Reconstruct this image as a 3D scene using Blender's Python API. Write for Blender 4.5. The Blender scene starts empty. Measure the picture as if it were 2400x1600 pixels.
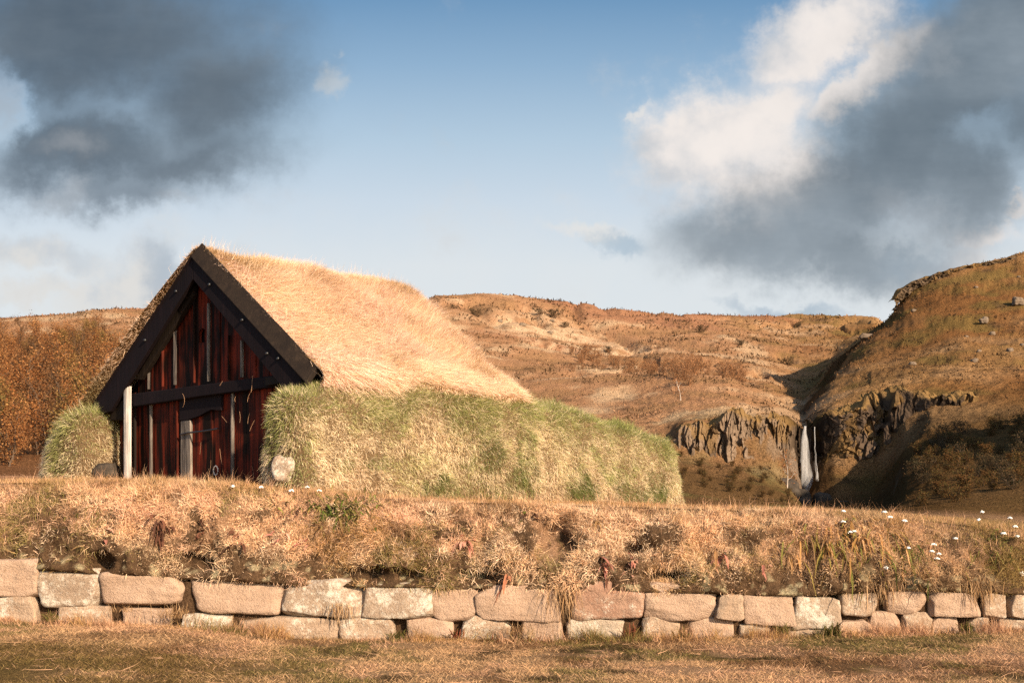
import bpy, math, random
import numpy as np
RNG = np.random.default_rng(11)
random.seed(5)
scene = bpy.context.scene
COL = scene.collection

# ------------------------------------------------------------------ camera, world, sun, exposure
F, CX, HZ, EYE = 2500.0, 1200.0, 1150.0, 1.6          # focal length and horizon in photo pixels, eye height in m
cam = bpy.data.objects.new('camera', bpy.data.cameras.new('camera'))
COL.objects.link(cam)
cam.location = (0, 0, EYE)
cam.rotation_euler = (math.radians(90), 0, 0)
cam.data.sensor_width = 36
cam.data.lens = 36 * F / 2400
cam.data.shift_y = 350 / 2400
cam.data.clip_end = 3000
scene.camera = cam

SUN_EL, SUN_AZ = math.radians(25), math.radians(140)  # azimuth clockwise from +Y
S = np.array([math.sin(SUN_AZ) * math.cos(SUN_EL), math.cos(SUN_AZ) * math.cos(SUN_EL), math.sin(SUN_EL)])
sl = bpy.data.lights.new('sun', 'SUN')
sl.energy = 5.0
sl.angle = math.radians(0.6)
sl.color = (1.0, 0.79, 0.57)
sun = bpy.data.objects.new('sun', sl)
COL.objects.link(sun)
sun.rotation_euler = (math.radians(90) - SUN_EL, 0, math.pi - SUN_AZ)

vs = scene.view_settings
scene.display_settings.display_device = 'sRGB'
vs.view_transform = 'Standard'; vs.look = 'None'; vs.gamma = 1; vs.exposure = 1.0
scene.render.engine = 'CYCLES'
cy = scene.cycles
cy.use_denoising = False
cy.denoiser = 'OPENIMAGEDENOISE'
cy.max_bounces = 5; cy.diffuse_bounces = 2; cy.glossy_bounces = 2; cy.transmission_bounces = 3; cy.transparent_max_bounces = 12
cy.caustics_reflective = False; cy.caustics_refractive = False
cy.use_adaptive_sampling = False

world = bpy.data.worlds.new('World')
scene.world = world
world.use_nodes = True
wt = world.node_tree
wt.nodes.clear()


def wn(t, **k):
    n = wt.nodes.new(t)
    for a, v in k.items():
        setattr(n, a, v)
    return n


def link(tree, a, b):
    tree.links.new(a, b)


def wmath(op, a, b=None, c=None, clamp=False):
    n = wn('ShaderNodeMath', operation=op, use_clamp=clamp)
    for i, v in enumerate((a, b, c)):
        if v is None:
            continue
        if isinstance(v, (int, float)):
            n.inputs[i].default_value = v
        else:
            link(wt, v, n.inputs[i])
    return n.outputs[0]


def wrange(v, a, b, c=0.0, d=1.0, kind='SMOOTHSTEP'):
    n = wn('ShaderNodeMapRange', interpolation_type=kind)
    link(wt, v, n.inputs[0])
    for i, q in zip((1, 2, 3, 4), (a, b, c, d)):
        n.inputs[i].default_value = q
    return n.outputs[0]


def wmix(fac, a, b):
    n = wn('ShaderNodeMix', data_type='RGBA')
    for s, v in ((n.inputs[0], fac), (n.inputs[6], a), (n.inputs[7], b)):
        if isinstance(v, (int, float)):
            s.default_value = v
        elif isinstance(v, tuple):
            s.default_value = (*v, 1)
        else:
            link(wt, v, s)
    return n.outputs[2]


def srgb(r, g, b):
    f = lambda c: ((c / 255 + .055) / 1.055) ** 2.4 if c > 10 else c / 255 / 12.92
    return (f(r), f(g), f(b))


sky = wn('ShaderNodeTexSky', sky_type='NISHITA', sun_disc=False)
sky.sun_elevation = SUN_EL
sky.sun_rotation = SUN_AZ
sky.air_density = 1.0; sky.dust_density = 1.2; sky.ozone_density = 1.5
SKY_STRENGTH = 0.2            # times 0.5 below: 0.10
geo = wn('ShaderNodeTexCoord')
sep = wn('ShaderNodeSeparateXYZ')
link(wt, geo.outputs['Generated'], sep.inputs[0])
yy = wmath('MAXIMUM', sep.outputs[1], 0.08)
U = wmath('MULTIPLY', wmath('DIVIDE', sep.outputs[0], yy), 2.5)     # tangent of the bearing, in thousandths of a photo pixel
V = wmath('MULTIPLY', wmath('DIVIDE', sep.outputs[2], yy), 2.5)
front = wrange(sep.outputs[1], 0.1, 0.3)
uv = wn('ShaderNodeCombineXYZ')
link(wt, U, uv.inputs[0]); link(wt, V, uv.inputs[1])


def wnoise(scale, detail, seed, rough=0.55, stretch=None):
    n = wn('ShaderNodeTexNoise', noise_dimensions='3D')
    n.inputs['Scale'].default_value = scale
    n.inputs['Detail'].default_value = detail
    n.inputs['Roughness'].default_value = rough
    m = wn('ShaderNodeMapping')
    m.inputs['Location'].default_value = (seed * 1.7, seed * .9, seed)
    if stretch:
        m.inputs['Scale'].default_value = stretch
    link(wt, uv.outputs[0], m.inputs[0])
    link(wt, m.outputs[0], n.inputs['Vector'])
    return n


def warp(vec, noise_node, amp):
    s = wn('ShaderNodeVectorMath', operation='SUBTRACT')
    link(wt, noise_node.outputs['Color'], s.inputs[0]); s.inputs[1].default_value = (.5, .5, .5)
    m = wn('ShaderNodeVectorMath', operation='MULTIPLY')
    link(wt, s.outputs[0], m.inputs[0]); m.inputs[1].default_value = (amp, amp, 0)
    a = wn('ShaderNodeVectorMath', operation='ADD')
    link(wt, vec, a.inputs[0]); link(wt, m.outputs[0], a.inputs[1])
    return a.outputs[0]


uvw = warp(uv.outputs[0], wnoise(2.2, 3, 3.1), 0.34)
uvs = warp(uv.outputs[0], wnoise(4.5, 6, 8.3, .62), 0.26)
uvp = warp(uvs, wnoise(14, 5, 4.4, .6), 0.07)


def ell(px, py, rx, ry, rot=0, gain=1.0, vec=None, p=1.0):
    m = wn('ShaderNodeMapping', vector_type='TEXTURE')
    m.inputs['Location'].default_value = ((px - CX) / 1000, (HZ - py) / 1000, 0)
    m.inputs['Rotation'].default_value = (0, 0, math.radians(rot))
    m.inputs['Scale'].default_value = (rx / 1000, ry / 1000, 1)
    link(wt, vec or uvw, m.inputs[0])
    l = wn('ShaderNodeVectorMath', operation='LENGTH')
    link(wt, m.outputs[0], l.inputs[0])
    return wmath('MULTIPLY', wrange(l.outputs['Value'], 1.6, 0.0), gain)


def esum(lst, vec=None):
    r = None
    for e in lst:
        v = ell(*e, vec=vec)
        r = v if r is None else wmath('SMOOTH_MAX', r, v, 0.25)
    return r


skyc = wn('ShaderNodeVectorMath', operation='SCALE')
link(wt, sky.outputs[0], skyc.inputs[0]); skyc.inputs['Scale'].default_value = SKY_STRENGTH
grad = wn('ShaderNodeValToRGB')
link(wt, wmath('MULTIPLY', V, 0.8), grad.inputs[0])
el = grad.color_ramp.elements
el[0].position = 0.0; el[0].color = (*srgb(222, 227, 229), 1)
el[1].position = 1.0; el[1].color = (*srgb(86, 133, 176), 1)
for pos, c in ((.42, (221, 227, 230)), (.54, (205, 218, 229)), (.66, (180, 203, 221)), (.80, (144, 177, 206)), (.93, (108, 150, 188))):
    e = el.new(pos); e.color = (*srgb(*c), 1)
base = wmix(wmath('MULTIPLY', front, 0.94), skyc.outputs[0], grad.outputs[0])
n_soft = wnoise(5, 6, 1.2, .6)
n_big = wnoise(2.4, 5, 6.6, .55)
nb = wmath('SUBTRACT', n_soft.outputs['Fac'], .5)
ng = wmath('SUBTRACT', n_big.outputs['Fac'], .5)


def layer(c, field, lo, hi, color, namp=0.5, maxa=1.0):
    f = wmath('ADD', field, wmath('MULTIPLY', nb, namp))
    a = wmath('MULTIPLY', wmath('MULTIPLY', wrange(f, lo, hi), maxa), front)
    return wmix(a, c, color)


def shade(lo_col, hi_col, noise, a, b):
    return wmix(wrange(noise, a, b), lo_col, hi_col)


def tone(pairs, noise, a, b):
    return shade(srgb(*pairs[0]), srgb(*pairs[1]), noise, a, b)


NS, NG = n_soft.outputs['Fac'], n_big.outputs['Fac']
n_str = wnoise(1.6, 6, 12.4, .6, (.55, 1.9, 1))          # long drawn-out structure
NL = n_str.outputs['Fac']
# thin pale veils
c = base
c = layer(c, wmath('MULTIPLY', wrange(V, .85, .35), .55), .10, .95, srgb(228, 231, 232), 1.1, .65)
c = layer(c, esum([(60, 585, 240, 60, -8, .9), (280, 650, 220, 80, 25, .9), (110, 690, 260, 40, 0, .7), (560, 600, 220, 40, 0, .4)], uvs), .15, .9, tone(((196, 202, 208), (224, 221, 216)), NS, .4, .62), .8, .8)
c = layer(c, esum([(370, 655, 70, 90, 10, .9)], uvs), .1, .9, srgb(172, 184, 196), .7, .75)
c = layer(c, esum([(800, 190, 46, 54, 40, 1.0), (830, 110, 20, 14, 0, .5)], uvp), .15, 1.0, srgb(196, 204, 210), .6, .75)
c = layer(c, esum([(1370, 532, 100, 34, 0, .9), (1480, 265, 44, 18, 45, .8)], uvp), .15, .9, srgb(230, 228, 224), .7, .75)
c = layer(c, esum([(1440, 560, 90, 36, -8, .9)], uvs), .15, .9, srgb(170, 190, 206), .6, .75)
# right cloud: sunlit heads, then the grey body rolling over them
heads = esum([(1660, 330, 240, 150, 15, 1.1), (1530, 350, 110, 80, -45, .9), (1790, 260, 180, 90, 25, .85), (1930, 70, 220, 110, 25, 1.0), (1840, 120, 130, 80, 0, .8),
              (2030, 180, 210, 70, 42, .95), (1770, 410, 230, 150, 0, .9), (2300, 545, 90, 44, -8, .9), (2225, 640, 110, 60, 30, .8), (2370, 490, 50, 22, 0, .7)], uvp)
c = layer(c, heads, .16, .80, tone(((198, 202, 207), (243, 235, 229)), wmath('ADD', NG, wmath('MULTIPLY', nb, .35)), .36, .56), .62, .97)
c = layer(c, esum([(1700, 330, 150, 90, 10, .9), (1570, 350, 60, 50, 0, .7), (1900, 60, 110, 60, 20, .6)], uvs), .15, .9, srgb(246, 238, 232), .5, .85)
body = esum([(2300, 140, 380, 230, 40, 1.0), (2150, 320, 340, 210, 38, 1.0), (1980, 470, 380, 160, 20, 1.0), (1800, 560, 310, 110, 6, .9), (1960, 600, 400, 92, 0, .95), (2260, 430, 200, 170, 50, .9), (2400, 280, 140, 170, 20, .8)], uvs)
body = wmath('SUBTRACT', body, ell(2275, 295, 70, 36, 30, .18, uvs))
dk = wmath('ADD', wmath('MULTIPLY', wmath('ADD', NG, NL), .5), wmath('MULTIPLY', wmath('SUBTRACT', .62, V), .28))
c = layer(c, body, .12, .94, tone(((102, 115, 126), (158, 169, 178)), dk, .30, .70), .30, .95)
c = layer(c, esum([(2120, 480, 150, 60, -30, .7), (1750, 500, 160, 50, -10, .6), (2190, 120, 120, 40, 40, .5)], uvp), .1, 1.0, srgb(166, 172, 178), .7, .5)
c = layer(c, esum([(1850, 722, 190, 22, 2, .8), (2160, 590, 140, 50, 0, .4)], uvs), .1, .9, srgb(158, 178, 195), .6, .7)
# left cloud
left = esum([(220, 90, 540, 240, 0, 1.0), (500, 240, 300, 180, 20, .92), (190, 350, 430, 150, -5, .9), (430, 380, 330, 110, 10, .85), (280, 455, 230, 60, -5, .7), (90, 400, 220, 80, 0, .7)], uvs)
left = wmath('SUBTRACT', left, ell(-5, 250, 55, 110, 10, .7, uvs))
c = layer(c, left, .10, .98, tone(((76, 90, 104), (108, 120, 131)), wmath('MULTIPLY', wmath('ADD', NG, NL), .5), .34, .66), .34, .96)
c = layer(c, esum([(155, 348, 85, 46, -10, .8), (150, 462, 80, 40, 10, .85), (0, 235, 46, 110, 10, .95), (420, 482, 80, 20, -15, .6)], uvs), .10, 1.2, srgb(168, 172, 177), .5, .60)
bg = wn('ShaderNodeBackground')
link(wt, c, bg.inputs['Color'])
bg.inputs['Strength'].default_value = 0.5          # the sky colours above are given as seen at exposure 1
wo = wn('ShaderNodeOutputWorld')
link(wt, bg.outputs[0], wo.inputs[0])
world.cycles.sampling_method = 'MANUAL'
world.cycles.sample_map_resolution = 512


# ------------------------------------------------------------------ numeric helpers
def at(px, py, Y):
    return np.array([(px - CX) / F * Y, Y, EYE + (HZ - py) / F * Y])


def unit(a):
    return a / np.maximum(np.linalg.norm(a, axis=-1, keepdims=True), 1e-9)


def _hash(ix, iy, iz, seed):
    n = (ix * 374761393 + iy * 668265263 + iz * 1274126177 + seed * 974634777) & 0xffffffff
    n = ((n ^ (n >> 13)) * 1274126177) & 0xffffffff
    n = ((n ^ (n >> 16)) * 2246822519) & 0xffffffff
    return ((n ^ (n >> 15)) & 0xffffff) / float(0xffffff)


def vnoise(p, scale=1.0, seed=0):
    p = np.asarray(p, float) * scale + 1000.37
    i = np.floor(p).astype(np.int64)
    f = p - i
    f = f * f * (3 - 2 * f)
    r = 0
    for dx in (0, 1):
        for dy in (0, 1):
            for dz in (0, 1):
                w = (f[..., 0] if dx else 1 - f[..., 0]) * (f[..., 1] if dy else 1 - f[..., 1]) * (f[..., 2] if dz else 1 - f[..., 2])
                r = r + w * _hash(i[..., 0] + dx, i[..., 1] + dy, i[..., 2] + dz, seed)
    return r


def fbm(p, scale=1.0, oct=4, seed=0, gain=.5):
    r, a, t = 0, 1.0, 0
    for k in range(oct):
        r = r + a * vnoise(p, scale * 2 ** k, seed + k * 17)
        t += a
        a *= gain
    return r / t            # 0..1


def sstep(x, a, b):
    t = np.clip((x - a) / (b - a), 0, 1)
    return t * t * (3 - 2 * t)


def mixc(a, b, f):
    return np.asarray(a) * (1 - f[..., None]) + np.asarray(b) * f[..., None]


# ------------------------------------------------------------------ object helpers
def thing(name, label, cat, loc, group=None):
    o = bpy.data.objects.new(name, None)
    COL.objects.link(o)
    o.empty_display_size = .2
    o.location = [float(v) for v in loc]
    o['label'] = label; o['category'] = cat
    if group: o['group'] = group
    return o


def tag(o, label, cat, group=None):
    o['label'] = label; o['category'] = cat
    if group: o['group'] = group
    return o


def origin_of(o):
    v = np.zeros(3)
    while o is not None:
        v += np.array(o.location)
        o = o.parent
    return v


def mesh_obj(name, V_, quads=None, tris=None, mat=None, parent=None, smooth=False, col=None, origin=None):
    V_ = np.asarray(V_, float)
    if parent is not None:
        V_ = V_ - origin_of(parent)
    elif origin is not None:
        V_ = V_ - np.asarray(origin)
    me = bpy.data.meshes.new(name)
    q = np.zeros((0, 4), np.int32) if quads is None else np.asarray(quads, np.int32).reshape(-1, 4)
    t = np.zeros((0, 3), np.int32) if tris is None else np.asarray(tris, np.int32).reshape(-1, 3)
    me.vertices.add(len(V_)); me.vertices.foreach_set('co', V_.astype(np.float32).ravel())
    nl = len(q) * 4 + len(t) * 3
    me.loops.add(nl)
    me.loops.foreach_set('vertex_index', np.concatenate([q.ravel(), t.ravel()]).astype(np.int32))
    me.polygons.add(len(q) + len(t))
    st = np.concatenate([np.arange(len(q)) * 4, len(q) * 4 + np.arange(len(t)) * 3]).astype(np.int32)
    me.polygons.foreach_set('loop_start', st)
    me.polygons.foreach_set('use_smooth', np.full(len(q) + len(t), smooth))
    if col is not None:
        a = me.color_attributes.new('Col', 'FLOAT_COLOR', 'POINT')
        c4 = np.ones((len(V_), 4), np.float32)
        c4[:, :3] = col
        a.data.foreach_set('color', c4.ravel())
    me.update(calc_edges=True)
    o = bpy.data.objects.new(name, me)
    COL.objects.link(o)
    if mat: me.materials.append(mat)
    if parent is not None:
        o.parent = parent
    elif origin is not None:
        o.location = [float(v) for v in origin]
    return o


class MB:
    """collects pieces of one mesh"""
    def __init__(s):
        s.v, s.q, s.t, s.c, s.n = [], [], [], [], 0

    def add(s, V_, q=None, t=None, c=None):
        V_ = np.asarray(V_, float)
        s.v.append(V_)
        if q is not None and len(q): s.q.append(np.asarray(q) + s.n)
        if t is not None and len(t): s.t.append(np.asarray(t) + s.n)
        if c is not None: s.c.append(np.broadcast_to(np.asarray(c, float), (len(V_), 3)))
        s.n += len(V_)

    def build(s, name, mat, parent=None, smooth=False, origin=None):
        return mesh_obj(name, np.concatenate(s.v), np.concatenate(s.q) if s.q else None, np.concatenate(s.t) if s.t else None, mat, parent, smooth,
                        np.concatenate(s.c) if s.c else None, origin)


def grid_faces(nu, nv, wrap=False):
    i = np.arange(nu - 1)[:, None]
    j = np.arange(nv if wrap else nv - 1)[None, :]
    j2 = (j + 1) % nv
    return np.stack([i * nv + j, (i + 1) * nv + j, (i + 1) * nv + j2, i * nv + j2], -1).reshape(-1, 4)


def tube(mb, pts, rad, sides=6, c=None):
    pts = np.asarray(pts, float)
    n = len(pts)
    rad = np.broadcast_to(rad, (n,))
    d = unit(np.gradient(pts, axis=0))
    ref = np.where(np.abs(d[:, 2:3]) > .9, [[1, 0, 0]], [[0, 0, 1]])
    a = unit(np.cross(d, ref)); b = np.cross(d, a)
    th = np.linspace(0, 2 * np.pi, sides, endpoint=False)
    V_ = pts[:, None] + rad[:, None, None] * (np.cos(th)[None, :, None] * a[:, None] + np.sin(th)[None, :, None] * b[:, None])
    mb.add(V_.reshape(-1, 3), grid_faces(n, sides, True), None, c)


def sample_grid(G, n, w=None):
    """random points on a grid surface, by area (times a weight per cell)"""
    a = G[:-1, :-1]; b = G[1:, :-1]; d = G[:-1, 1:]; e = G[1:, 1:]
    nn = np.cross(e - a, d - b)
    area = np.linalg.norm(nn, axis=-1)
    pr = area if w is None else area * w
    pr = pr.ravel() / pr.sum()
    k = RNG.choice(len(pr), n, p=pr)
    u, v = RNG.random(n)[:, None], RNG.random(n)[:, None]
    A, B, D, E = (x.reshape(-1, 3)[k] for x in (a, b, d, e))
    P = (A * (1 - u) + B * u) * (1 - v) + (D * (1 - u) + E * u) * v
    N = unit(nn.reshape(-1, 3)[k])
    nv = G.shape[1] - 1
    return P, N, (k // nv + u[:, 0]) / (G.shape[0] - 1), (k % nv + v[:, 0]) / nv


def blades(name, P, D, L, W, col, mat, parent=None, bend=None, kind=None, origin=None):
    """one mesh of grass blades: base P, first direction D, length L, width W, tip bent by bend"""
    n = len(P)
    D = unit(D)
    side = unit(np.cross(D, RNG.normal(size=(n, 3))))
    mid = P + D * (L * .5)[:, None]
    B = np.zeros((n, 3)) if bend is None else bend
    D2 = unit(D + B)
    tip = mid + D2 * (L * .5)[:, None]
    w = (W * .5)[:, None] * side
    V_ = np.stack([P - w, P + w, mid - w * .8, mid + w * .8, tip], 1).reshape(-1, 3)
    k = np.arange(n)[:, None] * 5
    q = k + np.array([[0, 1, 3, 2]])
    t = k + np.array([[2, 3, 4]])
    o = mesh_obj(name, V_, q, t, mat, parent, False, np.repeat(col, 5, axis=0), origin)
    if kind: o['kind'] = kind
    return o


# ------------------------------------------------------------------ materials
def new_mat(name):
    m = bpy.data.materials.new(name)
    m.use_nodes = True
    nt = m.node_tree
    nt.nodes.clear()
    out = nt.nodes.new('ShaderNodeOutputMaterial')
    return m, nt, out


class NT:
    def __init__(s, nt): s.t = nt

    def n(s, typ, ins=None, **k):
        x = s.t.nodes.new(typ)
        for a, v in k.items(): setattr(x, a, v)
        for key, v in (ins or {}).items():
            if hasattr(v, 'is_linked') or hasattr(v, 'links'): s.t.links.new(v, x.inputs[key])
            elif isinstance(v, tuple) and len(v) == 3 and x.inputs[key].type == 'RGBA': x.inputs[key].default_value = (*v, 1)
            else: x.inputs[key].default_value = v
        return x

    def noise(s, vec, scale, detail=4, rough=.55):
        return s.n('ShaderNodeTexNoise', {'Vector': vec, 'Scale': scale, 'Detail': detail, 'Roughness': rough}).outputs['Fac']

    def mapv(s, vec, scale=(1, 1, 1), loc=(0, 0, 0)):
        return s.n('ShaderNodeMapping', {'Vector': vec, 'Scale': scale, 'Location': loc}).outputs[0]

    def ramp(s, fac, stops):
        r = s.n('ShaderNodeValToRGB', {'Fac': fac})
        e = r.color_ramp.elements
        while len(e) < len(stops): e.new(.5)
        for x, (p, c) in zip(e, stops):
            x.position = p; x.color = (*c, 1) if len(c) == 3 else c
        return r.outputs['Color']

    def rng(s, v, a, b, c=0., d=1.):
        return s.n('ShaderNodeMapRange', {0: v, 1: a, 2: b, 3: c, 4: d}).outputs[0]

    def mix(s, f, a, b, mode='MIX'):
        return s.n('ShaderNodeMix', {0: f, 6: a, 7: b}, data_type='RGBA', blend_type=mode).outputs[2]

    def math(s, op, a, b=0.):
        return s.n('ShaderNodeMath', {0: a, 1: b}, operation=op).outputs[0]

    def attr(s): return s.n('ShaderNodeAttribute', attribute_name='Col').outputs['Color']

    def pos(s): return s.n('ShaderNodeNewGeometry').outputs['Position']


def grass_mat(name, trans=.35):
    m, nt, out = new_mat(name)
    N = NT(nt)
    c = N.attr()
    d = N.n('ShaderNodeBsdfDiffuse', {'Color': c})
    t = N.n('ShaderNodeBsdfTranslucent', {'Color': c})
    mx = N.n('ShaderNodeMixShader', {0: trans, 1: d.outputs[0], 2: t.outputs[0]})
    nt.links.new(mx.outputs[0], out.inputs[0])
    return m


def ground_mat(name, scale=1.0, bump=.6, use_col=True, base=(.1, .06, .03), var=.5):
    m, nt, out = new_mat(name)
    N = NT(nt)
    p = N.pos()
    f = N.noise(p, 3 * scale, 8, .7)
    g = N.noise(p, 14 * scale, 6, .65)
    c = N.attr() if use_col else None
    if c is None:
        c = N.n('ShaderNodeRGB').outputs[0]; c.default_value = (*base, 1)
    lo = N.mix(1., c, (1 - var,) * 3, 'MULTIPLY')
    hi = N.mix(1., c, (1 + var * .9,) * 3, 'MULTIPLY')
    cc = N.mix(N.rng(g, .35, .65), lo, hi)
    cc = N.mix(N.rng(f, .55, .75, 0., .5), cc, N.mix(1., c, (.75, .68, .55), 'MULTIPLY'))
    h = N.math('ADD', N.math('MULTIPLY', f, .6), N.math('MULTIPLY', g, .4))
    b = N.n('ShaderNodeBump', {'Height': h, 'Strength': bump, 'Distance': .25 / scale})
    d = N.n('ShaderNodeBsdfDiffuse', {'Color': cc, 'Normal': b.outputs[0]})
    nt.links.new(d.outputs[0], out.inputs[0])
    return m


def wood_mat(name, dark, red, amount=(.45, .7), rough=.42, scale=1.0, spec=.5):
    m, nt, out = new_mat(name)
    N = NT(nt)
    p = N.pos()
    st = N.mapv(p, (9 * scale, 9 * scale, .45 * scale))
    a = N.noise(st, 1.2, 5, .6)
    fine = N.noise(N.mapv(p, (70 * scale, 70 * scale, 1.6 * scale)), 1.0, 5, .65)
    blot = N.noise(N.mapv(p, (3.2, 3.2, 1.3)), 1.0, 3)
    f = N.math('ADD', N.math('MULTIPLY', a, .6), N.math('MULTIPLY', blot, .4))
    c = N.ramp(f, [(amount[0], dark), ((amount[0] + amount[1]) / 2, tuple((x + y) * .42 for x, y in zip(dark, red))), (amount[1], red)])
    c = N.mix(N.rng(fine, .4, .62, .55, 0.), c, tuple(x * .4 for x in dark))
    b = N.n('ShaderNodeBump', {'Height': fine, 'Strength': .8, 'Distance': .01})
    r = N.rng(fine, .3, .7, rough - .1, rough + .2)
    s = N.n('ShaderNodeBsdfPrincipled', {'Base Color': c, 'Roughness': r, 'Normal': b.outputs[0], 'Specular IOR Level': spec})
    nt.links.new(s.outputs[0], out.inputs[0])
    return m


def stone_mat(name, base, alt, lichen=0.0, dark=.3):
    m, nt, out = new_mat(name)
    N = NT(nt)
    p = N.pos()
    rnd = N.n('ShaderNodeObjectInfo').outputs['Random']
    off = N.n('ShaderNodeVectorMath', {0: p, 1: N.n('ShaderNodeCombineXYZ', {0: N.math('MULTIPLY', rnd, 37.), 1: N.math('MULTIPLY', rnd, 11.)}).outputs[0]}, operation='ADD').outputs[0]
    a = N.noise(off, 3.5, 6, .6)
    f = N.noise(off, 45, 6, .7)
    layer_ = N.noise(N.mapv(off, (2, 2, 16)), 1.2, 4, .6)
    c = N.mix(N.rng(a, .35, .65), base, alt)
    c = N.mix(N.rng(layer_, .5, .8, 0., .3), c, tuple(x * .72 for x in base))
    c = N.mix(N.rng(f, .45, .7, 0., .35), c, tuple(x * .5 for x in base))
    st = N.noise(off, 1.7, 5, .65)
    c = N.mix(N.rng(st, .60, .68, 0., dark), c, (.12, .10, .08))
    if lichen:
        v = N.n('ShaderNodeTexNoise', {'Vector': off, 'Scale': 19.0, 'Detail': 7, 'Roughness': .75}).outputs['Fac']
        big = N.noise(off, 3.2, 3)
        l = N.math('ADD', N.math('MULTIPLY', v, .6), N.math('MULTIPLY', big, .4))
        c = N.mix(N.rng(l, .53 - lichen * .1, .63 - lichen * .1), c, (.52, .46, .37))
    h = N.math('ADD', N.math('MULTIPLY', a, .5), N.math('MULTIPLY', f, .25))
    b = N.n('ShaderNodeBump', {'Height': h, 'Strength': 1.0, 'Distance': .09})
    s = N.n('ShaderNodeBsdfPrincipled', {'Base Color': c, 'Roughness': .9, 'Normal': b.outputs[0], 'Specular IOR Level': .2})
    nt.links.new(s.outputs[0], out.inputs[0])
    return m


def plain_mat(name, c, rough=.8, spec=.3):
    m, nt, out = new_mat(name)
    N = NT(nt)
    f = N.noise(N.pos(), 30, 4)
    cc = N.mix(N.rng(f, .3, .7), tuple(x * .7 for x in c), tuple(min(1, x * 1.2) for x in c))
    s = N.n('ShaderNodeBsdfPrincipled', {'Base Color': cc, 'Roughness': rough, 'Specular IOR Level': spec})
    nt.links.new(s.outputs[0], out.inputs[0])
    return m


M_GRASS = grass_mat('dry grass blades')
M_LEAF = grass_mat('autumn leaves', .4)
M_HILL = ground_mat('hillside turf', .5, .9, var=.55)
M_SOIL = ground_mat('turf soil', 4, .8, var=.5)
M_WOOD = wood_mat('tarred red boards', (.012, .006, .004), (.34, .045, .018), (.45, .66), .6, spec=.06)
M_TAR = wood_mat('black tarred timber', (.010, .0065, .0075), (.021, .012, .014), (.4, .7), .75, spec=.1)
M_BROWN = wood_mat('weathered brown timber', (.014, .0095, .007), (.036, .024, .016), (.4, .7), .75, spec=.12)
M_BATTEN = wood_mat('worn grey battens', (.03, .022, .018), (.36, .30, .24), (.42, .64), .5, 2.2, spec=.25)
M_SILVER = wood_mat('silvered old wood', (.20, .17, .145), (.66, .59, .52), (.38, .58), .45, spec=.4)
M_IRON = plain_mat('black iron', (.012, .012, .013), .45, .6)
M_STONE = stone_mat('tan sandstone', (.37, .25, .17), (.44, .31, .22))
M_STONE_G = stone_mat('grey tan stone', (.33, .23, .155), (.40, .29, .20), .12, .5)
M_STONE_R = stone_mat('reddish sandstone', (.29, .165, .11), (.35, .225, .155), .1)
M_STONE_L = stone_mat('lichen covered stone', (.28, .20, .14), (.35, .26, .18), .6, .4)
M_STONE_D = stone_mat('dark basalt', (.035, .028, .022), (.075, .058, .042), .0, .3)
M_STONE_H = stone_mat('weathered hill stone', (.13, .095, .065), (.20, .15, .105), .0, .3)
M_BARK = plain_mat('birch bark', (.11, .075, .05), .9, .1)
M_PALEBARK = plain_mat('pale birch bark', (.5, .42, .34), .9, .1)
M_PETAL = plain_mat('white petals', (.85, .82, .75), .8, .2)

STRAW_P = np.array([.62, .37, .22]); STRAW = np.array([.60, .42, .24]); CREAM = np.array([.66, .52, .31]); OCHRE = np.array([.42, .25, .10])
OLIVE = np.array([.22, .18, .06]); GREEN = np.array([.14, .19, .04]); BROWN = np.array([.20, .11, .055]); RUST = np.array([.33, .13, .05]); DARK = np.array([.06, .04, .02])
PINK = np.array([.62, .34, .24])


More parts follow.
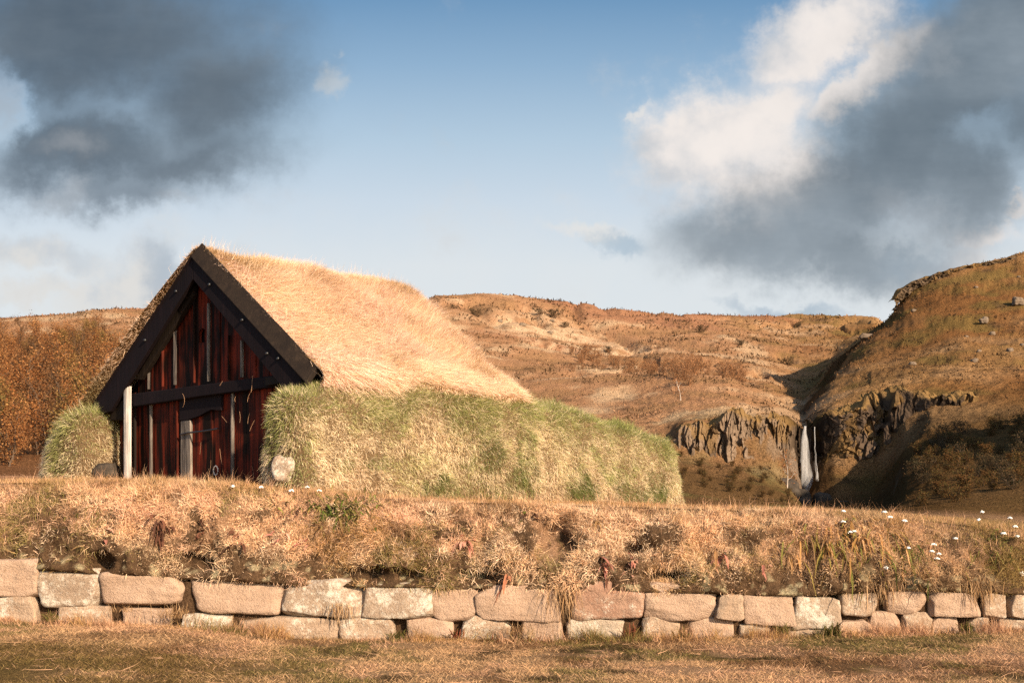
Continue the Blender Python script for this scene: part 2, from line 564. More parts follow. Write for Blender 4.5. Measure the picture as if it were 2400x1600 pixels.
# ------------------------------------------------------------------ terrain: hillside heightfield, given as bearings (photo px) x distance
Cc = {
    -900: [(12.9, 1126), (30, 1125), (50, 1100), (75, 1020), (105, 900), (140, 800), (165, 760), (230, 790)],
    0: [(12.9, 1132), (30, 1132), (50, 1112), (75, 1035), (105, 915), (140, 805), (165, 745), (230, 775)],
    130: [(12.9, 1132), (30, 1132), (50, 1112), (75, 1035), (105, 910), (140, 797), (168, 737), (235, 770)],
    260: [(12.9, 1131), (30, 1132), (50, 1112), (75, 1030), (105, 905), (140, 790), (170, 725), (240, 760)],
    360: [(12.9, 1132), (30, 1134), (50, 1114), (75, 1030), (105, 905), (145, 785), (175, 727), (240, 760)],
    600: [(12.9, 1146), (30, 1146), (55, 1122), (80, 1030), (110, 915), (150, 800), (195, 715), (260, 745)],
    990: [(12.9, 1172), (30, 1172), (55, 1135), (80, 1050), (110, 960), (150, 865), (190, 775), (215, 715), (235, 692), (290, 720)],
    1130: [(12.9, 1178), (30, 1177), (55, 1140), (80, 1060), (110, 965), (150, 870), (190, 785), (220, 712), (240, 685), (295, 712)],
    1220: [(12.9, 1180), (30, 1180), (55, 1145), (80, 1065), (110, 965), (150, 875), (190, 800), (222, 728), (242, 697), (300, 720)],
    1400: [(12.9, 1185), (30, 1184), (55, 1155), (75, 1095), (90, 1035), (108, 962), (138, 890), (168, 845), (190, 824), (205, 815), (228, 768), (250, 725), (310, 745)],
    1560: [(12.9, 1190), (30, 1190), (60, 1168), (78, 1110), (88, 1062), (92, 1010), (97, 980), (112, 935), (138, 882), (162, 850), (186, 828), (206, 814), (240, 768), (262, 736), (320, 752)],
    1600: [(12.9, 1192), (30, 1192), (60, 1172), (80, 1108), (88.5, 1070), (90.2, 995), (94, 978), (110, 932), (138, 882), (162, 850), (186, 828), (206, 814), (240, 768), (265, 737), (320, 752)],
    1700: [(12.9, 1194), (30, 1194), (65, 1176), (84, 1112), (89.5, 1085), (91.2, 978), (94.5, 965), (110, 932), (140, 884), (172, 850), (202, 822), (240, 775), (270, 737), (330, 752)],
    1800: [(12.9, 1198), (35, 1196), (70, 1178), (85, 1125), (90.5, 1078), (92.2, 985), (95.5, 975), (115, 945), (140, 915), (170, 872), (210, 827), (250, 775), (275, 741), (335, 755)],
    1855: [(12.9, 1200), (40, 1196), (75, 1178), (88, 1148), (94.5, 1100), (96.2, 1002), (99.5, 985), (120, 957), (145, 927), (175, 885), (215, 832), (255, 775), (280, 742), (340, 755)],
    1885: [(12.9, 1201), (40, 1198), (80, 1190), (93, 1176), (98.2, 1160), (99.7, 1004), (103, 994), (125, 957), (150, 922), (180, 882), (215, 836), (255, 776), (280, 742), (340, 755)],
    1915: [(12.9, 1202), (40, 1200), (80, 1192), (92, 1170), (96.2, 1100), (97.8, 990), (101, 968), (114, 938), (128, 912), (142, 898), (160, 890), (185, 874), (215, 836), (255, 776), (280, 742), (340, 755)],
    1955: [(12.9, 1204), (40, 1202), (82, 1192), (91, 1160), (95.2, 1072), (97, 975), (100, 950), (112, 915), (124, 882), (138, 850), (150, 832), (160, 840), (215, 838), (255, 776), (280, 742), (340, 755)],
    2005: [(12.9, 1208), (40, 1205), (82, 1195), (91, 1150), (95, 1070), (97.5, 960), (102, 928), (115, 890), (128, 850), (141, 812), (150, 790), (160, 800), (205, 815), (255, 778), (280, 742), (340, 755)],
    2050: [(12.9, 1211), (40, 1207), (78, 1196), (90, 1150), (95, 1062), (97.8, 942), (104, 908), (118, 864), (132, 815), (145, 770), (153, 752), (165, 770), (215, 800), (280, 745), (340, 758)],
    2085: [(12.9, 1213), (38, 1208), (66, 1194), (78, 1165), (92, 1085), (97.2, 935), (105, 898), (119, 853), (134, 798), (147, 745), (154, 722), (166, 745), (230, 800), (340, 770)],
    2120: [(12.9, 1216), (32, 1211), (56, 1192), (66, 1150), (76, 1085), (90, 1048), (96, 932), (105, 885), (120, 838), (135, 775), (148, 716), (156, 680), (172, 705), (240, 760)],
    2180: [(12.9, 1222), (30, 1216), (52, 1188), (63, 1135), (74, 1075), (86, 1030), (94.5, 930), (105, 874), (120, 822), (136, 752), (148, 694), (157, 651), (175, 678), (240, 730)],
    2250: [(12.9, 1230), (30, 1220), (50, 1188), (62, 1130), (75, 1062), (86, 1005), (94, 930), (105, 866), (120, 805), (138, 727), (150, 668), (158, 628), (180, 655), (250, 720)],
    2400: [(12.9, 1252), (28, 1236), (45, 1200), (58, 1125), (72, 1045), (86, 975), (95, 918), (108, 850), (122, 785), (140, 695), (152, 642), (160, 600), (185, 620), (250, 700)],
    2650: [(12.9, 1262), (24, 1235), (38, 1185), (50, 1100), (64, 1005), (80, 930), (95, 860), (112, 780), (130, 700), (150, 620), (162, 575), (190, 600), (250, 680)],
    3100: [(12.9, 1262), (22, 1215), (32, 1120), (42, 1020), (55, 930), (75, 850), (95, 790), (115, 720), (140, 640), (165, 590), (200, 620), (260, 700)],
    3900: [(12.9, 1250), (22, 1170), (32, 1040), (44, 940), (60, 880), (85, 820), (115, 740), (150, 660), (180, 640), (260, 720)],
    6600: [(12.9, 1250), (22, 1170), (32, 1040), (44, 940), (60, 880), (85, 820), (115, 740), (150, 660), (180, 640), (260, 720)],
}
pxk = np.array(sorted(Cc))
NB, NY = 760, 330
bear = np.concatenate([np.linspace(-900, 1500, 240, endpoint=False), np.linspace(1500, 2450, 430, endpoint=False), np.linspace(2450, 6600, 170)])
yl = np.concatenate([np.geomspace(12.9, 84, 110, endpoint=False), np.linspace(84, 106, 90, endpoint=False), np.geomspace(106, 300, 120, endpoint=False), np.geomspace(300, 900, 10)])
prof = []
for k in pxk:
    Y_, p_ = np.array(Cc[k]).T
    z_ = EYE + (HZ - p_) / F * Y_
    Y_ = np.append(Y_, 900); z_ = np.append(z_, z_[-1] * .6)
    prof.append(np.interp(yl, Y_, z_))
prof = np.array(prof)
ker = np.array([1, 2, 3, 2, 1.]); ker /= ker.sum()
pp = np.pad(prof, ((0, 0), (2, 2)), mode='edge')
prof = sum(pp[:, i:i + prof.shape[1]] * ker[i] for i in range(5))
Z = np.stack([np.interp(bear, pxk, prof[:, j]) for j in range(len(yl))], 1)
k9 = np.hanning(11)[1:-1]; k9 /= k9.sum()
pp = np.pad(Z, ((4, 4), (0, 0)), mode='edge')
Z = sum(pp[i:i + Z.shape[0]] * k9[i] for i in range(9))
TX = (bear[:, None] - CX) / F * yl[None, :]
TY = np.broadcast_to(yl[None, :], TX.shape)
TP = np.stack([TX, TY, Z], -1)
far = sstep(TY, 25, 90)
amp = .05 + 1.9 * far * sstep(TY, 60, 160) + .5 * far
TP[..., 2] += 25 * np.exp(-(((TX - 66) / 17) ** 2 + ((TY - 43) / 15) ** 2))      # knoll added out of view at the right to shade the valley floor
TP[..., 2] += (fbm(TP, .035, 5, 3) - .5) * amp * 1.6 + (fbm(TP, .25, 5, 8, .6) - .5) * (.10 + .9 * far) + (fbm(TP * [1, 1, .3], 1.3, 2, 18) - .5) * .35 * far
# fold banks of small gullies running across the slopes
rid = 1 - np.abs(2 * fbm(TP * [1, .55, 1], .05, 3, 40) - 1)
TP[..., 2] -= far * sstep(TY, 100, 160) * np.clip(rid - .9, 0, 1) * np.where(bear[:, None] > 2040, 6, 20)


def terrain_z(px, Y):
    i = np.interp(px, bear, np.arange(len(bear))); j = np.interp(Y, yl, np.arange(len(yl)))
    i0 = np.minimum(np.floor(i).astype(int), len(bear) - 2); j0 = np.minimum(np.floor(j).astype(int), len(yl) - 2)
    a, b = i - i0, j - j0
    z = TP[..., 2]
    return (z[i0, j0] * (1 - a) + z[i0 + 1, j0] * a) * (1 - b) + (z[i0, j0 + 1] * (1 - a) + z[i0 + 1, j0 + 1] * a) * b


def hill_color(P):
    """turf colour of the hills: patches of straw, rust heath, olive moss and dark heather, plus painted shade"""
    px = CX + F * P[..., 0] / P[..., 1]
    Y_ = P[..., 1]
    n1 = fbm(P, .03, 4, 21); n2 = fbm(P * [1, 1, 2.5], .12, 4, 31, .6); n3 = fbm(P * [.6, .6, 3], .5, 4, 44, .65)
    right = sstep(px, 1650, 2050)
    a = mixc([.35, .19, .10], [.26, .145, .06], right)
    c = mixc(a, [.47, .32, .19], sstep(n2, .50, .66) * (1 - .75 * right))
    c = c * (1 - sstep(n1, .5, .62)[..., None]) + mixc([.31, .155, .085], [.20, .095, .036], right) * sstep(n1, .5, .62)[..., None]
    c = mixc(c, [.15, .105, .036], sstep(n2, .48, .34) * (.25 + .5 * right))
    c = mixc(c, [.07, .045, .028], sstep(n3, .40, .27) * (.65 + .1 * right))
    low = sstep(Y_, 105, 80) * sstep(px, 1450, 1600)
    c = mixc(c, mixc([.10, .058, .024], [.085, .075, .024], sstep(n2, .45, .6) * (1 - sstep(px, 1880, 1960))) * (1 - .5 * sstep(px, 1890, 1960) * sstep(px, 2330, 2150))[..., None], low * .9)  # low slope darkened: shadow right of the falls painted into its colour
    c = c * (1 - .6 * sstep(np.hypot((px - 1895) / 75, (Y_ - 95) / 9), 1.1, .5))[..., None]  # dark recess at the fall: its shade painted into the ground
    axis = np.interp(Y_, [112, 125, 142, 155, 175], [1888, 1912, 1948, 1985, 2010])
    c = c * (1 - .62 * sstep(np.abs(px - axis) + (n3 - .5) * 40, 46, 22) * sstep(Y_, 108, 116) * sstep(Y_, 190, 172))[..., None]      # shadow of the gully painted into the hill colour
    wood = sstep(px, 430, 330) * sstep(Y_, 40, 50) * sstep(Y_, 150, 128)
    c = mixc(c, [.12, .055, .024], wood * .8)
    pale = sstep(np.abs(px - 1330) / 330 + np.abs((Y_ - 205) / 32), 1.1, .3)
    c = mixc(c, [.56, .40, .25], pale * sstep(n3, .40, .58) * .8)
    c = c * (1 - .14 * sstep(Y_, 60, 90))[..., None]
    near = sstep(Y_, 45, 20)
    return mixc(c, STRAW_P * .75, near * .8)


# steep faces show rock
gu = np.gradient(TP, axis=0); gv = np.gradient(TP, axis=1)
TN = unit(np.cross(gu, gv)); TN *= np.sign(TN[..., 2:3])
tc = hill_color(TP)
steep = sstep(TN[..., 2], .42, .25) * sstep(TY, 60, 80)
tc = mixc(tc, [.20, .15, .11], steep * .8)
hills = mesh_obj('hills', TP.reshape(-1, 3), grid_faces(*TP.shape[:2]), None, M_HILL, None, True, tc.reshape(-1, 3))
hills['kind'] = 'structure'

# tussocks of grass and heather over the hills
w = 1 / (TP[:-1, :-1, 1] ** 1.6) * (TP[:-1, :-1, 1] > 26) * (TN[:-1, :-1, 2] > .45)
bx = bear[:-1, None]
w = w * ((bx > -300) & (bx < 2800)) * np.where((bx > 420) & (bx < 1000), .05, 1)
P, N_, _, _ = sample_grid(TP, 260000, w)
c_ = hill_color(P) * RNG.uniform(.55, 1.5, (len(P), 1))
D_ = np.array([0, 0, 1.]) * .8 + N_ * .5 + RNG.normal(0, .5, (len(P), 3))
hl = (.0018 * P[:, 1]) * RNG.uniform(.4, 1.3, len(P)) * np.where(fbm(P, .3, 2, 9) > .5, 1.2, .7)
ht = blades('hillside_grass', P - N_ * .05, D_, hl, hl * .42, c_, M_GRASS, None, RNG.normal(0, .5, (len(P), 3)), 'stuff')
nz_ = fbm(P * [1, 1, 2], .16, 4, 71, .62)
sel = (RNG.random(len(P)) < sstep(nz_, .53, .60) * .6) & (P[:, 1] > 70)
Ph = P[sel]; hn = len(Ph)
he = blades('heather', Ph, np.array([0, 0, 1.]) + RNG.normal(0, .7, (hn, 3)), .0030 * Ph[:, 1] * RNG.uniform(.5, 1.3, hn), .0011 * Ph[:, 1] * np.ones(hn), np.array([.085, .052, .028]) * RNG.uniform(.5, 1.6, (hn, 1)), M_GRASS, None, RNG.normal(0, .5, (hn, 3)), 'stuff')
he['label'] = 'dark heather growing in patches over the hills'; he['category'] = 'heather'
ht['label'] = 'rust and ochre heath grass covering the hills behind the turf house'; ht['category'] = 'heath grass'


# ------------------------------------------------------------------ cliffs, outcrop, waterfall
def lerp_pts(tab, x):
    tab = np.array(tab, float)
    return np.stack([np.interp(x, tab[:, 0], tab[:, i]) for i in range(1, tab.shape[1])], -1)


def cliff(name, tab, seed, nx, nz, depth, colw, tone, tall=4.5, mossy=.6):
    """columnar rock wall: for bearings px the table gives Y, top py and bottom py"""
    px = np.linspace(tab[0][0], tab[-1][0], nx)
    T = lerp_pts(tab, px)
    v = np.linspace(0, 1, nz)
    py = T[:, 2:3] * (1 - v) + T[:, 1:2] * v
    Yb = T[:, 0:1] + 0 * v
    X_ = (px[:, None] - CX) / F * Yb
    Z_ = EYE + (HZ - py) / F * Yb
    P = np.stack([X_, Yb, Z_], -1)
    out, idv = 0, 0
    for lay, (cw, asp, wgt) in enumerate(((colw * 2.6, tall * .7, .55), (colw, tall, .55), (colw * .4, tall * .7, .22))):
        wv = (fbm(P, .45 / cw, 3, seed + lay) - .5) * 1.5 * cw
        q0, q1 = (P[..., 0] + wv) / cw, P[..., 2] / (cw * asp) + wv / cw * .35
        i0 = np.floor(q0).astype(np.int64); k0 = np.floor(q1).astype(np.int64)
        d1 = np.full(i0.shape, 9.); iv = np.zeros(i0.shape); sl_ = np.zeros(i0.shape)
        for a in (-1, 0, 1):
            for b in (-1, 0, 1):
                ci, ck = i0 + a, k0 + b
                ox, oz = q0 - ci - _hash(ci, ck, ci * 0, seed + lay), q1 - ck - _hash(ci, ck, ci * 0 + 1, seed + lay)
                dd = np.hypot(ox, oz)
                m_ = dd < d1
                d1 = np.where(m_, dd, d1); iv = np.where(m_, _hash(ci, ck, ci * 0 + 2, seed + lay), iv)
                sl_ = np.where(m_, ox * (_hash(ci, ck, ci * 0 + 3, seed + lay) - .5) + oz * (_hash(ci, ck, ci * 0 + 4, seed + lay) - .3), sl_)
        out = out + (iv + sl_ * .55) * depth * wgt
        idv = idv + iv * wgt
    out = out + (fbm(P, 2.2, 3, seed + 5) - .5) * .3
    big = fbm(P * [1, 1, .4], .28, 2, seed + 6)
    out = out + (big - .5) * depth * 1.2
    P[..., 1] -= out - depth * .3
    P[..., 1] += sstep(v, .86, 1.0)[None] ** 2 * 2.6 + sstep(v, .10, 0)[None] * 1.2
    P[..., 2] += (fbm(P * [1, 1, .1], .8, 4, seed + 9) - .5) * (1.9 if depth > 1.2 else .9) * sstep(v, .45, 1)[None] - (fbm(P * [1, 1, .1], .9, 3, seed + 10) - .5) * 1.6 * sstep(v, .4, 0)[None]
    t = fbm(P, .7, 4, seed + 2)
    c = mixc(np.array(tone) * .75, np.array(tone) * 1.2, np.clip(idv, 0, 1))
    c = mixc(c, np.array(tone) * .5, sstep(fbm(P * [1, 1, .2], 1.6, 4, seed + 12), .52, .66) * .7)
    c = mixc(c, [.19, .115, .045], np.clip(sstep(t, .57, .66) * mossy + sstep(v, .84, .95)[None] * .95 + sstep(v, .10, .0)[None] * .9, 0, 1))
    c = c * (1 - .72 * sstep(np.abs(px - 1893), 62, 22) * (P[:, 0, 1] > 85) * (tab[0][0] < 2000))[:, None, None]      # shade of the fall's recess painted into the wet rock
    o = mesh_obj(name, P.reshape(-1, 3), grid_faces(nx, nz), None, M_SOIL, None, False, c.reshape(-1, 3))
    o['kind'] = 'structure'
    return o


cliff('cliff', [(1578, 89.3, 1012, 1062), (1600, 89.3, 986, 1082), (1660, 90.0, 978, 1092), (1700, 90.3, 960, 1094), (1770, 90.9, 960, 1106), (1830, 93.2, 974, 1112), (1872, 96.8, 986, 1136)], 3, 420, 130, 1.35, .62, (.175, .125, .085), 6)
cliff('cliff', [(1898, 98.0, 985, 1120), (1925, 96.6, 972, 1110), (1960, 95.8, 950, 1090), (2010, 95.6, 935, 1088), (2060, 96.0, 915, 1085)], 9, 240, 130, 1.5, .75, (.085, .06, .042), 2.2, .7)  # darker tone puts this cliff's shade into the rock colour
cliff('cliff', [(2052, 96.0, 918, 1090), (2100, 95.4, 905, 1072), (2160, 94.2, 915, 1045), (2230, 93.4, 922, 1010), (2290, 93.2, 925, 975)], 15, 280, 120, 2.2, .8, (.065, .046, .032), 5, .7)  # shadowed cliff, its shade painted in as a darker rock tone
cliff('rock_outcrop', [(2093, 153.4, 702, 726), (2112, 154.8, 676, 704), (2150, 155.4, 654, 678), (2200, 156.4, 638, 660), (2260, 157.3, 622, 645), (2340, 158, 608, 632), (2420, 158.6, 594, 620)], 21, 340, 60, 1.1, .9, (.10, .07, .045), .6, .8)


def rock_verts(size, seed, n=9, box=5.0, rough=.08, chips=0):
    g = np.linspace(-1, 1, n)
    V_, Q = [], []
    base = 0
    for ax in range(3):
        for sg in (-1, 1):
            a, b = np.meshgrid(g, g, indexing='ij')
            p = np.zeros((n, n, 3))
            p[..., ax] = sg; p[..., (ax + 1) % 3] = a; p[..., (ax + 2) % 3] = b
            V_.append(p.reshape(-1, 3))
            f = grid_faces(n, n) + base
            Q.append(f if sg > 0 else f[:, ::-1])
            base += n * n
    V_ = np.concatenate(V_); Q = np.concatenate(Q)
    key = np.round(V_ * 1000).astype(int)
    _, idx, inv = np.unique(key, axis=0, return_index=True, return_inverse=True)
    V_ = V_[idx]; Q = inv.reshape(-1)[Q]
    p = V_ / (np.sum(np.abs(V_) ** box, axis=1, keepdims=True) ** (1 / box))
    r = np.random.default_rng(seed)
    sk = r.uniform(-.13, .13, (2, 2, 3))
    fx, fz = (p[:, 0:1] + 1) / 2, (p[:, 2:3] + 1) / 2
    p = p + (sk[0, 0] * (1 - fx) + sk[1, 0] * fx) * (1 - fz) + (sk[0, 1] * (1 - fx) + sk[1, 1] * fx) * fz
    P_ = p * np.asarray(size) / 2
    s0 = float(np.mean(size))
    off = seed * 7.31
    P_ = P_ + unit(p) * ((fbm(P_ + off, 2.2 / s0, 4, seed) - .5)[:, None] * rough * 2 * s0)
    if chips:
        for _ in range(chips):                       # knock corners off along random planes
            d = unit(r.normal(0, 1, 3) * [1, .7, 1] / (np.asarray(size) / s0)); k = np.max(P_ @ d) * r.uniform(.80, .97)
            ov = np.maximum(P_ @ d - k, 0)
            P_ = P_ - ov[:, None] * d * .9
        P_ = P_ + unit(p) * ((fbm((P_ + off) * [.25, .25, 1.6], 4.0 / s0, 3, seed + 5) - .5)[:, None] * rough * .8 * s0)      # bedding layers
        P_ = P_ + unit(p) * ((fbm(P_ + off, 9.0 / s0, 3, seed + 3) - .5)[:, None] * rough * .3 * s0)
    return P_, Q


def boulder(name, c, size, seed, mat, parent=None, box=3.0, rough=.14, n=9, chips=0):
    v, q = rock_verts(size, seed, n, box, rough, chips)
    if parent is None:
        return mesh_obj(name, v + c, q, None, mat, None, True, None, np.asarray(c) - [0, 0, size[2] / 2])
    return mesh_obj(name, v + c, q, None, mat, parent, True)


for i, (px, py, Y, sz, lab) in enumerate([(2385, 745, 136, (2.2, 1.6, 1.7), 'pale boulder at the right edge high on the grassy right hill'),
                                          (2305, 766, 130, (1.5, 1.2, 1.1), 'small boulder left of the pale boulder on the right hill'),
                                          (2030, 776, 146, (2.6, 1.5, 1.2), 'light rock slab at the shoulder of the right hill below the outcrop')]):
    z = terrain_z(px, Y)
    tag(boulder('boulder', np.array([(px - CX) / F * Y, Y, float(z) + sz[2] * .3]), np.array(sz) * .7, 50 + i, M_STONE_H, None, 3, .2, 13, 6), lab, 'boulder')

rk = np.random.default_rng(321)
for i in range(18):
    right = i < 12
    px, Y = (rk.uniform(2070, 2400), rk.uniform(106, 152)) if right else (rk.uniform(1020, 1500), rk.uniform(205, 243))
    z = float(terrain_z(np.array(px), np.array(Y)))
    sz = np.array([1, .8, .7]) * (rk.uniform(.3, .8) if right else rk.uniform(.6, 1.2))
    tag(boulder('boulder', np.array([(px - CX) / F * Y, Y, z + sz[2] * .15]), sz, 400 + i, M_STONE_H, None, 3, .2, 7, 4),
        'small stone strewn over the grassy right hill' if right else 'small stone strewn near the middle ridge', 'boulder', 'stones strewn over the right hill' if right else 'stones strewn along the middle ridge')

# waterfall: thin veils of falling water, with real thickness, over the ledge
mw, nt, out = new_mat('falling water')
N = NT(nt)
p = N.pos()
st = N.noise(N.mapv(p, (5, 2, .22)), 1.0, 5, .65)
d = N.n('ShaderNodeBsdfDiffuse', {'Color': (.85, .84, .82)})
tl = N.n('ShaderNodeBsdfTranslucent', {'Color': (.85, .84, .82)})
m1 = N.n('ShaderNodeMixShader', {0: .4, 1: d.outputs[0], 2: tl.outputs[0]})
tr = N.n('ShaderNodeBsdfTransparent')
m2 = N.n('ShaderNodeMixShader', {0: N.math('MULTIPLY', N.rng(st, .3, .7, .16, .62), N.n('ShaderNodeSeparateColor', {0: N.attr()}).outputs[0]), 1: tr.outputs[0], 2: m1.outputs[0]})
nt.links.new(m2.outputs[0], out.inputs[0])


def veil(mb, tab, Y0, th, seed):
    py = np.linspace(tab[0][0], tab[-1][0], 40)
    T = lerp_pts(tab, py)
    ang = np.linspace(0, 2 * np.pi, 24, endpoint=False)
    cxp, hw = T[:, 0], T[:, 1]
    s = (py - py[0]) / (py[-1] - py[0])
    Yc = Y0 - 1.3 * np.sqrt(s + .02)
    X_ = (cxp - CX)[:, None] / F * Yc[:, None] + hw[:, None] / F * Yc[:, None] * np.cos(ang)
    Yy = Yc[:, None] + th * np.sin(ang)[None] * (0.3 + s[:, None])
    Z_ = (EYE + (HZ - py) / F * Yc)[:, None] + 0 * ang
    P_ = np.stack([X_, Yy, Z_], -1)
    P_[..., 1] += (fbm(P_ * [1, 1, .15], 2.5, 3, seed) - .5) * .4
    P_[..., 0] += (fbm(P_ * [1, 1, .5], 1.8, 4, seed + 1, .65) - .5) * .5 * s[:, None]
    thin = np.abs(np.sin(ang))[None] ** 1.5 * (1 - .35 * s[:, None]) + 0 * Yy
    mb.add(P_.reshape(-1, 3), grid_faces(40, 24, True), None, np.repeat(thin.reshape(-1, 1), 3, 1))


wf = MB()
veil(wf, [(998, 1887, 2.5), (1014, 1885, 5), (1034, 1886, 9), (1060, 1887, 11), (1100, 1888, 14), (1132, 1892, 17), (1150, 1900, 13), (1160, 1905, 8)], 97.3, .28, 2)
fall = wf.build('waterfall', mw, None, True)
fall['kind'] = 'structure'
wf = MB()
veil(wf, [(1000, 1909, 1.0), (1060, 1911, 1.2), (1090, 1914, 1.6), (1115, 1917, 2.2), (1138, 1920, 2.4)], 96.0, .2, 4)
fall2 = wf.build('waterfall', mw, None, True)
fall2['kind'] = 'structure'
wp = MB()
a = np.linspace(0, 2 * np.pi, 40, endpoint=False)
rr = np.array([0.01, .5, 1.0])
pc = at(1905, 1182, 93.5)
wp.add((pc + np.stack([np.outer(rr, np.cos(a)) * 4.5, np.outer(rr, np.sin(a)) * 3.2, np.zeros((3, 40))], -1)).reshape(-1, 3), grid_faces(3, 40, True))
pool = wp.build('pool', plain_mat('dark pool water', (.02, .022, .022), .12, .6))
pool['kind'] = 'structure'

# wet boulders below the fall
spots = [(1835, 1150, 90.5, 3.0, 2.0, 2.2), (1868, 1165, 91, 2.4, 1.6, 1.7), (1880, 1180, 89.5, 1.4, 1.0, 1.0), (1925, 1170, 91.5, 1.6, 1.2, 1.3), (1945, 1186, 89, 1.2, .9, .8), (1975, 1188, 88, 1.6, 1.0, .9), (1905, 1192, 87, 1.0, .8, .6)]
for i, (px, py, Y, a, b, c3) in enumerate(spots):
    tag(boulder('boulder', at(px, py, Y), (a, b, c3), 70 + i, M_STONE_D), ['mossy dark boulder left of the waterfall foot, the biggest there', 'dark wet boulder touching the foot of the waterfall', 'small black boulder below the waterfall foot', 'dark wet rock right of the waterfall foot',
                                                                             'low black rock in the stream right of the waterfall', 'flat dark rock in the shadowed stream bed', 'small wet stone in front of the waterfall pool'][i], 'boulder')


# ------------------------------------------------------------------ lawn, turf bank and its stone facing
def lut(tab):
    tab = np.array(tab, float)
    return lambda px: np.interp(px, tab[:, 0], tab[:, 1])


YS = 12.1                                                   # distance of the stone facing
crest_py = lut([(-1500, 1132), (0, 1130), (300, 1127), (600, 1140), (700, 1152), (1000, 1174), (1600, 1192), (1900, 1201), (2100, 1210), (2250, 1228), (2400, 1252), (3600, 1256)])
stone_py = lut([(-1500, 1322), (0, 1328), (230, 1342), (450, 1354), (650, 1366), (900, 1374), (1300, 1378), (1700, 1390), (1900, 1394), (2100, 1380), (2400, 1390), (3600, 1390)])
lawn_py = lut([(-1500, 1446), (0, 1452), (500, 1478), (800, 1498), (1300, 1502), (1700, 1496), (2100, 1486), (2400, 1480), (3600, 1480)])
px_of = lambda x, Y=YS: CX + F * x / Y
zy = lambda py, Y=YS: EYE + (HZ - py) / F * Y


def lawn_z(x, y):
    p = np.stack([x, y, 0 * x], -1)
    z = zy(lawn_py(px_of(x)))
    return z * sstep(y, 5, 12) + (fbm(p, .6, 3, 61) - .5) * .09 + (fbm(p * [.7, 1.2, 1], 2.6, 3, 62) - .5) * .085


def dither(w):
    """single blades take one colour or the other instead of a blend"""
    return w if w.ndim > 1 else np.clip((RNG.random(w.shape) < w) * .8 + w * .2, 0, 1)


def straw_mix(P, seed, tabs, s1=.9, s2=6):
    """patchy turf colour: tabs = list of (colour, scale, lo, hi, weight)"""
    c = np.broadcast_to(np.asarray(tabs[0], float), P.shape).copy()
    for k, (col, sc, lo, hi, wt_) in enumerate(tabs[1:]):
        c = mixc(c, col, dither(sstep(fbm(P, sc, 4, seed + 13 * k, .6), lo - .02, hi + .02) * wt_))
    return c


gx = np.concatenate([np.linspace(-40, -9, 30, endpoint=False), np.linspace(-9, 9, 300, endpoint=False), np.linspace(9, 40, 30)])
gy = np.concatenate([np.linspace(-30, 6.5, 30, endpoint=False), np.linspace(6.5, YS + .25, 110)])
LX, LY = np.meshgrid(gx, gy, indexing='ij')
LG = np.stack([LX, LY, lawn_z(LX, LY)], -1)
LAWN_T = [np.array([.46, .29, .155]), (BROWN * .95, .55, .47, .62, .9), (OLIVE * .7, .8, .52, .66, .7), (DARK * 1.2, 2.2, .60, .70, .75), (STRAW_P * .85, 1.6, .54, .66, .6)]
def lawn_color(P):
    c = straw_mix(P, 80, LAWN_T)
    w_ = sstep(P[..., 0], -1.2, -3.2) * sstep(P[..., 1], 11.3, 10.2) * sstep(fbm(P * [1, 1.8, 1], 1.3, 3, 85), .30, .50)
    return mixc(c, [.16, .105, .04], dither(w_ * .8))          # greener turf at the left, with a cast shadow painted in


lc = lawn_color(LG)
lawn = mesh_obj('lawn', LG.reshape(-1, 3), grid_faces(*LG.shape[:2]), None, M_SOIL, None, True, (lc * .55).reshape(-1, 3))
lawn['kind'] = 'structure'
wl = ((np.abs(LG[:-1, :-1, 0]) < LG[:-1, :-1, 1] * .5 + 2.8) & (LG[:-1, :-1, 1] > 7.6)).astype(float)
n = 270000
P, N_, _, _ = sample_grid(LG, n, wl)
dirn = np.stack([np.cos(a_ := RNG.uniform(0, 6.28, n)), np.sin(a_), RNG.uniform(.15, 1.1, n)], -1)
dark = fbm(P * [1, 2.2, 1], 1.1, 3, 82)
keep = RNG.random(n) < sstep(dark, .30, .42) * .9 + .1
P, dirn = P[keep], dirn[keep]; n = len(P)
c_ = lawn_color(P) * RNG.uniform(.55, 1.6, (n, 1))
lg = blades('lawn_grass', P - [0, 0, .004], dirn, RNG.uniform(.02, .075, n) * np.where(RNG.random(n) < .03, 2.2, 1), RNG.uniform(.003, .006, n), c_, M_GRASS, None, RNG.normal(0, .5, (n, 3)) * [1, 1, .4], 'stuff')
lg['label'] = 'short brown and straw coloured mown grass in the foreground'; lg['category'] = 'grass'
# long bleached straws lying on the lawn
n = 420
P, N_, _, _ = sample_grid(LG, n, wl)
a_ = RNG.normal(0, .8, n) + np.pi * (RNG.random(n) < .5)
dirn = np.stack([np.cos(a_), np.sin(a_) * .7, RNG.normal(.05, .06, n)], -1)
ls = blades('loose_straw', P + [0, 0, .022], dirn, RNG.uniform(.08, .36, n), RNG.uniform(.003, .006, n), STRAW_P * RNG.uniform(.6, 1.15, (n, 1)), M_GRASS, None, RNG.normal(0, .25, (n, 3)) * [1, 1, .3], 'stuff')
ls['label'] = 'long bleached straws lying flat on the lawn'; ls['category'] = 'straw'

